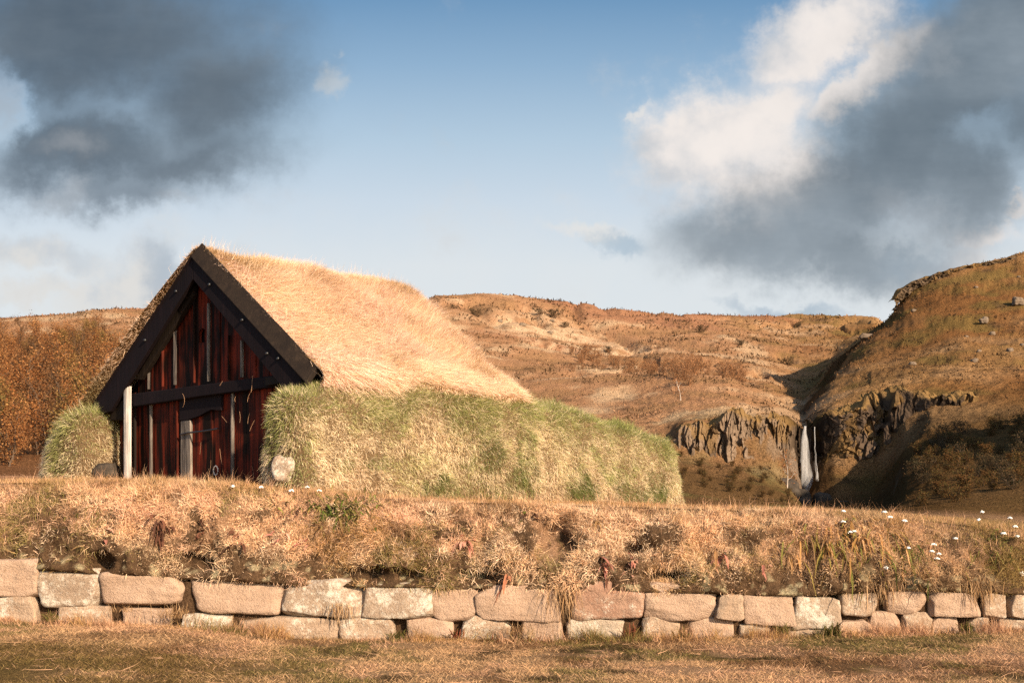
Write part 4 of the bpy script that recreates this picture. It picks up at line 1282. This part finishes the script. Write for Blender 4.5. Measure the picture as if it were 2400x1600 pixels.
def wall_color(P, zrel, seed, along):
    c = straw_mix(P, seed, [np.array([.80, .65, .42]), (np.array([.80, .62, .43]), 1.0, .46, .6, .6), (np.array([.50, .48, .21]), 1.5, .52, .66, .6), (np.array([.27, .30, .095]), 2.4, .56, .66, .6), (np.array([.84, .69, .46]), 3.1, .52, .62, .6)])
    topg = sstep(zrel + (fbm(P, 1.5, 3, seed + 70) - .5) * .5, .68, .92)
    c = mixc(c, np.array([.26, .27, .085]), dither(topg * .7))
    c = mixc(c, GREEN * 1.1, sstep(fbm(P, 1.0, 3, seed + 90), .52, .62) * dither(sstep(zrel, .55, .2) * sstep(along, .15, .4) * .8 ))
    c = mixc(c, np.array([.38, .40, .14]), dither(sstep(along, .25, .8) * sstep(zrel, .05, .6) * .26))
    c = mixc(c, STRAW_P, sstep(zrel, .45, .1) * .45 * (1 - sstep(along, .5, .8)))
    t_ = (P - np.array([XA, YA, 0])) @ ga
    nz = (fbm(P * [1, 1, .5], 5.0, 4, seed + 95, .65) - .5) * 2.2
    for tc_, zc_, rt, rz_ in PATCHES:
        d_ = np.hypot((t_ - tc_) / rt, (P[:, 2] - zc_) / rz_) + nz
        c = mixc(c, np.array([.14, .165, .045]), dither(sstep(d_, 1.15, .5) * .8))
    return c


def tuft_holes(G, spots):
    m = np.zeros(G.shape[:2])
    px = CX + F * G[..., 0] / G[..., 1]; py = HZ - F * (G[..., 2] - EYE) / G[..., 1]
    for x, y, rx, ry in spots:
        m = np.maximum(m, sstep(np.hypot((px - x) / rx, (py - y) / ry), 1.1, .7))
    return m


for G, nbl, seed, nm, holes_ in ((WR, 190000, 501, 'turf_wall', [(662, 1093, 34, 30), (860, 1075, 30, 16), (875, 1130, 14, 18), (1000, 1150, 26, 10)]), (WL, 70000, 531, 'turf_wall', [(252, 1102, 26, 20)])):
    hm = tuft_holes(G, holes_)
    wc = np.broadcast_to(np.array([.13, .085, .045]), G.shape) * (.7 + .6 * fbm(G, 6, 3, seed)[..., None])
    wo_ = mesh_obj(nm, G.reshape(-1, 3), grid_faces(*G.shape[:2]), None, M_SOIL, house, True, wc.reshape(-1, 3))
    wo_['label'] = 'long turf wall on the right side' if G is WR else 'short rounded turf wall left of the gable'
    P, N_, uu, vv = sample_grid(G, nbl, 1 - .92 * hm[:-1, :-1])
    ctr = G.mean(1)[np.clip((uu * (G.shape[0] - 1)).astype(int), 0, G.shape[0] - 1)]
    N_ = N_ * np.sign(np.sum(N_ * (P - ctr), 1))[:, None]
    zb, zt = G[..., 2].min(), G[..., 2].max()
    zmax = np.maximum.accumulate(G[..., 2], 1)[:, -1]
    zmax = G[..., 2].max(1)
    zr = (P[:, 2] - zb) / (np.interp(uu, np.linspace(0, 1, len(zmax)), zmax) - zb)
    n = len(P)
    fl = np.stack([fbm(P, 1.2, 2, seed + 2) - .5] * 3, -1) * (ga * 2.2)
    dirn = N_ * .85 + np.array([0, 0, -.15]) + fl + RNG.normal(0, .38, (n, 3))
    up = np.clip(N_[:, 2:3], 0, 1)
    dirn = dirn + np.array([0, 0, .7]) * up
    bend = np.array([0, 0, -1.1]) * (1 - up) + RNG.normal(0, .35, (n, 3)) + (N_ * [1, 1, 0]) * up * .6
    L = RNG.uniform(.06, .16, n) * (.75 + .6 * sstep(fbm(P, 2.4, 2, seed + 3), .4, .65)) * (1 + .35 * sstep(zr, .8, .95))
    c_ = wall_color(P, zr, seed, uu if G is WR else 0 * uu + .2) * RNG.uniform(.65, 1.35, (n, 1))
    blades('wall_grass', P - N_ * .02, dirn, L, RNG.uniform(.004, .0075, n), c_, M_GRASS, wo_, bend, 'stuff')

# footing stones showing at the wall ends
fs = boulder('footing_stone', at(668, 1100, 13.42), (.34, .34, .34), 601, M_STONE_L, house, 4, .12, 17, 6)
fs['label'] = 'stone blotched with white lichen at the right wall foot'
fs = boulder('footing_stone', at(250, 1104, 16.95), (.36, .4, .24), 602, M_STONE_D, house, 4, .1, 13, 5)
fs['label'] = 'dark stone at the foot of the left wall'

# stray straws caught on the timber front
n = 14
mb = MB()
for i in range(n):
    px, py = (RNG.uniform(440, 600), RNG.uniform(970, 1120)) if i < 9 else (RNG.uniform(330, 600), RNG.uniform(870, 960))
    t_ = GT - .06 if i < 9 else BT - .02
    s_, z_ = gp(px, py, t_)
    a_ = RNG.normal(math.pi / 2, .5); l_ = RNG.uniform(.06, .24); cv = RNG.normal(0, .25)
    f_ = np.linspace(-.5, .5, 6)
    tube(mb, HP(s_ + l_ * f_ * math.cos(a_) + cv * l_ * f_ ** 2 * 2, t_ - .012 + .01 * f_, z_ + l_ * f_ * math.sin(a_)), 0.0022, 4, STRAW_P * RNG.uniform(.6, 1.2))
stw = mb.build('stray_straws', M_GRASS, house)
stw['kind'] = 'stuff'


# ------------------------------------------------------------------ birches and shrubs
def birch(seed, h, spread, cols, n_leaf, leaf, bark, n_limb=11, low=.06, stems=1):
    """trunk mesh and crown mesh of a small tree, base at the origin"""
    r = np.random.default_rng(seed)
    tb, ends = MB(), []
    for k in range(stems):
        b0 = np.array([r.normal(0, .12), r.normal(0, .12), -.1]) * (stems > 1)
        f = np.linspace(0, 1, 7)
        lean = r.normal(0, .12, 2) * (1 + .8 * (stems > 1))
        stem = b0 + np.stack([lean[0] * h * f + .04 * h * np.sin(f * 5 + r.random() * 6), lean[1] * h * f + .04 * h * np.sin(f * 4 + r.random() * 6), h * .95 * f - .1], -1)
        tube(tb, stem, .022 * h / stems ** .3 * (1 - .85 * f), 5)
        for j in range(n_limb):
            q = low + (1 - low) * (j + r.random()) / n_limb * .95
            base = np.array([np.interp(q, f, stem[:, i]) for i in range(3)])
            az = r.uniform(0, 6.28); ln = spread * h * (1.15 - .75 * q) * r.uniform(.6, 1.15)
            g = np.linspace(0, 1, 4)[:, None]
            d = np.array([math.cos(az), math.sin(az), r.uniform(.5, 1.1)])
            limb = base + d * ln * g * .75 + np.array([0, 0, 1]) * ln * .25 * g ** 2 + r.normal(0, .03 * h, (4, 3)) * g
            tube(tb, limb, .010 * h * (1 - .8 * g[:, 0]), 4)
            for g_ in (.45, .75, 1.0):
                ends.append(limb[0] * (1 - g_) + limb[-1] * g_)
        ends.append(stem[-1])
        for q in r.uniform(.04, .55, 9):
            ends.append(np.array([np.interp(q, f, stem[:, i]) for i in range(3)]) + r.normal(0, .10 * h, 3) * [1, 1, .3])
    ends = np.array(ends)
    k = r.integers(0, len(ends), n_leaf)
    P = ends[k] + r.normal(0, 1, (n_leaf, 3)) * np.array([.055, .055, .075]) * h
    D = unit(r.normal(0, 1, (n_leaf, 3)) + [0, 0, .5])
    sd = unit(np.cross(D, r.normal(0, 1, (n_leaf, 3))))
    L = leaf * r.uniform(.5, 1.3, (n_leaf, 1))
    V_ = np.stack([P, P + D * L * .5 + sd * L * .32, P + D * L, P + D * L * .5 - sd * L * .32], 1).reshape(-1, 3)
    clump = r.uniform(0, 1, len(ends))[k]
    ci = np.clip((clump + r.normal(0, .18, n_leaf)) * len(cols), 0, len(cols) - 1).astype(int)
    c = np.array(cols)[ci] * r.uniform(.6, 1.4, (n_leaf, 1))
    mt = tb.build('trunk', bark)
    mc = mesh_obj('crown', V_, np.arange(n_leaf * 4).reshape(-1, 4), None, M_LEAF, None, False, np.repeat(c, 4, axis=0))
    for o in (mt, mc): COL.objects.unlink(o)
    return mt, mc


def plant_tree(proto, name, label, cat, group, loc, scale, rot, flat=1.0):
    t = thing(name, label, cat, loc, group)
    t.scale = (scale, scale, scale * flat); t.rotation_euler = (0, 0, rot)
    for p_ in proto:
        c = p_.copy(); COL.objects.link(c); c.parent = t
    return t


RUSTS = [(.25, .10, .036), (.32, .14, .05), (.15, .06, .025), (.36, .18, .07)]
OCHS = [(.26, .145, .05), (.22, .125, .045), (.16, .12, .04), (.30, .175, .065)]
GREYS = [(.13, .07, .035), (.17, .085, .04), (.10, .055, .03), (.22, .11, .05)]
protos = {'rust': [birch(s, 4.2, .34, RUSTS, 2200, .125, M_BARK) for s in (1, 2, 3)],
          'ochre': [birch(s, 4.0, .32, OCHS, 2000, .125, M_BARK) for s in (4, 5)],
          'brown': [birch(s, 3.8, .34, GREYS, 1500, .12, M_BARK) for s in (6, 7)]}
TL = {'rust': 'rust orange birch in the dense thicket on the slope left of the turf house', 'ochre': 'ochre yellow birch in the thicket on the slope left of the turf house', 'brown': 'half bare brown birch in the thicket on the slope left of the turf house'}
r = np.random.default_rng(77)
tr = []
tries = 0
while len(tr) < 235 and tries < 20000:
    tries += 1
    px, Y = r.uniform(-70, 430), 52 + 90 * r.random() ** .9
    if px > 250 and Y > 105: continue
    if px > 330 and Y > 85: continue
    if 70 < px < 170 and Y < 58: continue
    x = (px - CX) / F * Y
    if any(math.hypot(x - a, Y - b) < 1.25 for a, b in tr): continue
    tr.append((x, Y))
    z = float(terrain_z(np.array(px), np.array(Y)))
    k = r.choice(['rust', 'rust', 'ochre', 'brown', 'brown', 'rust'])
    plant_tree(protos[k][r.integers(len(protos[k]))], 'birch_tree', TL[k], 'birch', 'birches in the thicket left of the house', (x, Y, z), r.uniform(.55, 1.35) * (1 - .12 * (Y > 100)), r.uniform(0, 6.28))

shr = {'red': [birch(s, 2.6, .50, [(.34, .17, .08), (.28, .135, .06), (.40, .21, .10)], 1100, .13, M_BARK, 8, .1, 3) for s in (11, 12, 13)],
       'dark': [birch(s, 1.9, .6, [(.075, .055, .03), (.11, .07, .035), (.05, .045, .025)], 900, .15, M_BARK, 8, .05, 4) for s in (14, 15)],
       'heath': [birch(s, 1.6, .65, [(.13, .065, .025), (.17, .09, .035), (.10, .065, .025), (.11, .085, .03)], 1100, .13, M_BARK, 8, .05, 4) for s in (16, 17, 18)]}
done_ = []
while len(done_) < 70:
    px = r.uniform(1340, 1750); py = 832 + (px - 1340) / 410 * 66 + r.normal(0, 26) + 16 * math.sin(px * .021)
    Y = float(np.interp(py, [800, 850, 890, 935], [185, 168, 140, 112]))
    x = (px - CX) / F * Y
    if any(math.hypot(x - a, Y - b) < 1.1 for a, b in done_): continue
    done_.append((x, Y))
    z = float(terrain_z(np.array(px), np.array(Y)))
    plant_tree(shr['red'][len(done_) % 3], 'birch_shrub', 'russet birch shrub in the belt across the middle of the far hillside', 'shrub', 'russet shrubs across the middle hillside', (x, Y, z), r.choice([.45, .6, .8, 1.0, 1.25]) * r.uniform(.8, 1.1), r.uniform(0, 6.28), r.uniform(.6, 1.0))
for px, Y, sc, lab in ((1290, 226, 1.9, 'dark juniper in the hollow under the middle ridge, the widest there'), (1268, 229, 1.2, 'dark juniper left beside the widest juniper under the middle ridge'), (1320, 221, 1.1, 'low dark juniper right beside the widest juniper under the middle ridge'),
                       (1118, 213, 1.5, 'dark juniper patch just below the rounded summit right of the roof'), (1062, 214, .9, 'small dark juniper nearest the roof on the middle hill'), (1640, 232, 1.5, 'dark juniper on the pale scar under the flat ridge'),
                       (1425, 205, 1.2, 'single brown bush on the pale slope above the shrub belt'), (1735, 214, 1.2, 'dark bush beside the pale scar left of the gully'), (1852, 200, 1.5, 'dark bush in the gully above the waterfall')):
    z = float(terrain_z(np.array(px), np.array(Y)))
    plant_tree(shr['dark'][px % 2], 'juniper_bush', lab, 'bush', 'dark bushes on the far hill', ((px - CX) / F * Y, Y, z), sc, px, .5)
n_h = 0
spots_h = []
while n_h < 100:
    if n_h < 66:
        px, Y = r.uniform(2150, 2440), r.uniform(52, 84)
    else:
        px, Y = r.uniform(1590, 1860), r.uniform(72, 90)
    x = (px - CX) / F * Y
    if any(math.hypot(x - a, Y - b) < 1.3 for a, b in spots_h): continue
    spots_h.append((x, Y))
    z = float(terrain_z(np.array(px), np.array(Y)))
    right = n_h < 66
    plant_tree(shr['heath' if n_h % 4 else ('dark' if right else 'heath')][n_h % 2], 'heath_bush', 'low brown bush on the shaded slope right of the waterfall' if right else 'low ochre bush on the grass slope under the left cliff', 'bush',
               'bushes right of the waterfall' if right else 'bushes under the left cliff', (x, Y, z), r.uniform(.45, .9) if right else r.uniform(.28, .5), r.uniform(0, 6.28), .7)
    n_h += 1
pale = birch(31, 3.2, .30, [(.36, .16, .06), (.30, .13, .05)], 320, .15, M_PALEBARK, 9, .3)
for px, Y, sc, lab in ((1846, 88, .95, 'thin pale stemmed birch standing left of the waterfall'), (1594, 108, .8, 'thin pale birch above the left end of the cliff'), (214, 96, .9, 'birch with a pale bare trunk high in the left thicket')):
    plant_tree(pale, 'pale_birch', lab, 'birch', None, ((px - CX) / F * Y, Y, float(terrain_z(np.array(px), np.array(Y)))), sc, px)


# ------------------------------------------------------------------ plants on the bank and along the stones
BPX = CX + F * BG[..., 0] / BG[..., 1]; BPY = HZ - F * (BG[..., 2] - EYE) / BG[..., 1]
bu = np.gradient(BG, axis=0); bv_ = np.gradient(BG, axis=1)
BN = unit(np.cross(bu, bv_)); BN *= np.sign(-BN[..., 1:2] + .3 * BN[..., 2:3])


def bank_at(px, py):
    d = np.hypot(BPX - px, BPY - py)
    k = np.unravel_index(np.argmin(d), d.shape)
    return BG[k], BN[k]


def leaf_ribbon(mb, base, d, length, width, droop, col, r, fold=.25):
    n = 7
    f = np.linspace(0, 1, n)
    d = unit(np.asarray(d, float))
    pts = base + d * (f * length)[:, None] + np.array([0, 0, -1.]) * (droop * length * f ** 2)[:, None] + r.normal(0, .02 * length, (n, 3)) * f[:, None]
    side = unit(np.cross(d, [0, 0, 1.]) + r.normal(0, .25, 3))
    up = unit(np.cross(side, d))
    w_ = width * .5 * np.sin(np.pi * np.clip(f * .92 + .06, 0, 1)) ** .7
    Lf, Rt = pts - side * w_[:, None] + up * (w_ * fold)[:, None], pts + side * w_[:, None] + up * (w_ * fold)[:, None]
    V_ = np.stack([Lf, pts, Rt], 1).reshape(-1, 3)
    mb.add(V_, grid_faces(n, 3), None, np.asarray(col) * r.uniform(.7, 1.3))


def leaf_clump(name, label, cat, px, py, n, length, width, cols, spread, droop, seed, outw=.6, area=(0, 0), group=None, parts=None):
    r = np.random.default_rng(seed)
    b, nn = bank_at(px, py)
    t = thing(name, label, cat, b, group)
    mb = MB()
    for i in range(n):
        bx_, by_ = r.normal(0, 1, 2) * area
        bb_, nb_ = bank_at(px + bx_, py + by_) if area[0] else (b, nn)
        d = nb_ * outw + r.normal(0, spread, 3) + np.array([0, 0, .25 if droop < 1 else -.15])
        leaf_ribbon(mb, bb_ - nb_ * .02, d, length * r.uniform(.6, 1.25), width * r.uniform(.7, 1.2), droop * r.uniform(.5, 1.3), cols[r.integers(len(cols))], r)
    mb.build('leaves', M_LEAF, t)
    return t


G1 = [(.13, .17, .035), (.19, .20, .05), (.24, .20, .06), (.10, .13, .03)]
leaf_clump('fern_clump', 'trailing green leaves hanging over the bank below the house wall', 'fern', 800, 1196, 260, .22, .026, G1 + [(.34, .24, .09)], .55, .6, 1, .8, (52, 18))
leaf_clump('sedge_clump', 'big tuft of long drooping green and orange leaves on the right of the bank', 'sedge', 1985, 1240, 420, .27, .02, [(.36, .20, .07), (.44, .24, .09), (.20, .19, .05), (.28, .22, .06), (.50, .30, .14)], .30, 1.2, 2, .55, (62, 36))
leaf_clump('sedge_clump', 'dark green tuft right of the big orange sedge on the bank', 'sedge', 2135, 1300, 110, .2, .016, [(.08, .10, .025), (.12, .13, .03), (.2, .15, .05)], .4, .9, 3, .7, (22, 14))
leaf_clump('sedge_clump', 'olive grass tuft at the right edge of the bank', 'sedge', 2350, 1280, 170, .26, .014, [(.14, .14, .04), (.20, .17, .05), (.26, .18, .07)], .4, .8, 4, .7, (40, 30))
leaf_clump('grass_clump', 'dark green grass patch on the crest of the bank in front of the door', 'grass clump', 235, 1180, 220, .12, .009, [(.13, .13, .035), (.17, .15, .04)], .5, .7, 5, .7, (48, 16))
DK = [(.12, .055, .035), (.17, .075, .045), (.09, .045, .03)]
PK = [(.52, .23, .17), (.44, .18, .13), (.56, .31, .22)]
YB = [(.42, .27, .12), (.52, .36, .18), (.36, .2, .09)]
docks = [(380, 1228, 26, .20, DK, 'clump of curled dark brown dock leaves on the bank under the corner post'), (474, 1246, 14, .16, DK, 'smaller withered brown dock right of the curled dark one'), (560, 1262, 16, .20, DK + PK[:1], 'brown and pink dock stalk on the bank below the door'),
         (655, 1262, 9, .14, PK, 'pink dock leaves on the bank below the right wall corner'), (720, 1270, 8, .14, PK, 'pink dock leaves between the pink dock and the trailing fern'), (1090, 1265, 10, .16, PK, 'pink dock leaves on the bank left of the dark hollow'),
         (1190, 1320, 0, 0, PK, ''), (1400, 1232, 12, .26, YB, 'tall yellowish withered dock right of the dark hollow'), (1420, 1318, 16, .16, DK + PK, 'reddish dock rosette low on the bank right of the dark hollow'), (1480, 1322, 14, .15, PK, 'bright pink dock rosette above the reddish stone block'),
         (1685, 1300, 9, .22, PK + YB, 'pink stalked dock left of the big orange sedge'), (1790, 1330, 7, .14, PK, 'small pink dock above the stones left of the big sedge'), (1195, 1362, 9, .20, [(.42, .18, .10), (.36, .14, .08)], 'brown dock leaves hanging over the middle stones'),
         (250, 1250, 8, .13, PK + YB, 'faded dock leaves left of the curled dark dock'), (1240, 1215, 10, .18, DK + G1[:2], 'brown and green stalk above the dark hollow')]
for i, (px, py, n, ln, cols, lab) in enumerate(docks):
    if n: leaf_clump('dock_plant', lab, 'dock plant', px, py, n, ln, .038, cols, .55, .8, 20 + i, .9, (7, 10), 'withered docks on the bank')

# white yarrow heads
fl = [(1977, 1198, .16, 'leftmost white flower head on the right end of the crest'), (1976, 1223, .1, 'white flower just below the leftmost one on the crest'), (2073, 1200, .2, 'tall white flower pair on the crest, left flower'), (2086, 1212, .14, 'lower white flower of the pair on the crest'),
      (2120, 1220, .15, 'single white flower right of the crest pair'), (1994, 1247, .1, 'white flower over the big orange sedge'), (2002, 1245, .12, 'second white flower over the big orange sedge'), (2129, 1284, .1, 'white flower above the dark green tuft'), (2188, 1276, .14, 'upper white flower of the cluster right of the dark tuft'),
      (2200, 1298, .14, 'middle white flower of the cluster right of the dark tuft'), (2196, 1309, .1, 'lowest white flower of the cluster right of the dark tuft'), (2184, 1292, .1, 'left white flower of the cluster right of the dark tuft'), (2075, 1332, .05, 'large fluffy seed head under the dark green tuft'),
      (2302, 1200, .2, 'top white flower near the right edge'), (2294, 1218, .16, 'white flower below the top one near the right edge'), (2367, 1214, .2, 'white flower at the far right of the crest'), (2379, 1234, .14, 'white flower below the far right one'), (2352, 1250, .1, 'white flower low near the right edge'),
      (2384, 1257, .1, 'white flower lowest at the right edge of the crest'), (2392, 1344, .06, 'big white seed head at the right picture edge'), (2240, 1262, .1, 'small white flower between the cluster and the right edge'),
      (612, 1142, .1, 'white flower in front of the dark boards'), (546, 1140, .1, 'tiny white flower in front of the door edge'), (682, 1150, .08, 'white flower at the right wall foot'), (720, 1142, .1, 'larger white flower at the right wall foot'), (748, 1150, .07, 'small white flower right of the wall foot flowers')]
for i, (px, py, h, lab) in enumerate(fl):
    r = np.random.default_rng(900 + i)
    b, nn = bank_at(px, min(py + h * 205, 1320) if py > 1160 or px > 1500 else py + 12)
    top = at(px, py, b[1] - .03)
    base = b - nn * .02
    t = thing('yarrow_flower', lab, 'white flower', base, 'white flowers on the bank')
    mb = MB()
    f = np.linspace(0, 1, 5)[:, None]
    tube(mb, base * (1 - f) + top * f + np.array([.02, 0, 0]) * np.sin(f * 3.1) * r.normal(), .003, 4, (.22, .17, .07))
    mb.build('stem', M_LEAF, t)
    R_ = .025 * r.uniform(.8, 1.25) * (1.35 if 'seed' in lab else 1)
    mb = MB()
    for j in range(40):
        a_, q = r.uniform(0, 6.28), math.sqrt(r.random())
        v_, qd = rock_verts((.016, .016, .012), j, 3, 2.2, .03)
        mb.add(v_ + top + [R_ * q * math.cos(a_), R_ * q * math.sin(a_), .012 * (1 - q * q) + r.normal(0, .003) + (r.uniform(-.6, .6) * R_ if 'seed' in lab else 0)], qd)
    mb.build('flower_head', M_PETAL, t)

# tufts growing at the foot of the stones and in the joints
tf = [(118, 1448, 70, .16, 'g', 'grass tuft below the joint left of the lichen block'), (285, 1425, 40, .14, 's', 'thin straw tuft under the second large block'), (405, 1440, 90, .20, 's', 'straw matted over the lower stones left of the widest block'), (560, 1478, 46, .16, 'g', 'green tuft between the lower stones under the widest block'),
      (795, 1482, 60, .2, 's', 'straw tuft hanging between two lichen blocks'), (932, 1492, 60, .17, 'd', 'dark green weed between lower stones left of the middle'), (1070, 1486, 26, .17, 'r', 'reddish willowherb growing against the lower stones'), (1150, 1497, 22, .12, 'r', 'low red sprout right of the taller red weed'),
      (1210, 1478, 60, .2, 's', 'straw tuft under the middle joint'), (1240, 1500, 20, .12, 'r', 'red sprout at the foot of the middle stones'), (1480, 1486, 60, .2, 'r', 'bushy reddish weed right of the pale stained stone'), (1600, 1492, 50, .16, 'd', 'dark green weed at the foot right of the reddish weed'),
      (1835, 1476, 70, .17, 'g', 'spiky green weed under the lower right joint'), (1950, 1482, 60, .2, 'd', 'dark upright weed between lower stones on the right'), (1680, 1512, 70, .1, 'g', 'low green mat at the stone foot'), (2200, 1492, 46, .11, 'd', 'green tuft at the foot of the rightmost small stones'),
      (2265, 1470, 36, .14, 'd', 'dark weed in the joint near the right edge'), (1320, 1440, 60, .34, 's', 'dry stalks hanging down the soil gap left of the reddish block'), (2066, 1428, 50, .24, 's', 'dry grass hanging in the gap on the right'), (2296, 1430, 60, .26, 's', 'dry grass hanging over the joint near the right edge')]
TC = {'g': [(.13, .13, .035), (.20, .17, .05), (.30, .21, .09)], 's': [(.46, .31, .17), (.38, .23, .11), (.54, .36, .2)], 'd': [(.09, .10, .03), (.13, .12, .035), (.2, .13, .05)], 'r': [(.30, .10, .06), (.22, .09, .045), (.20, .14, .05)]}
for i, (px, py, n, ln, k, lab) in enumerate(tf):
    r = np.random.default_rng(1300 + i)
    hang = 'hanging' in lab
    b = at(px, py - (70 if hang else -8), YS - (.03 if hang else .08))
    t = thing('weed_tuft' if k in 'dr' else 'grass_tuft', lab, 'weed' if k in 'dr' else 'grass tuft', b)
    mb = MB()
    for j in range(n):
        d = np.array([r.normal(0, .5), -abs(r.normal(.12, .25)), -1.0 if hang else 1.0]) if not hang else np.array([r.normal(0, .3), -.25, -.9])
        leaf_ribbon(mb, b + [r.normal(0, .045 + .05 * (k == 's')), -abs(r.normal(0, .02)), 0], d, ln * r.uniform(.5, 1.15), .016 if k in 'dr' else .007, r.uniform(0, .5), TC[k][r.integers(3)], r)
    mb.build('leaves', M_LEAF, t)
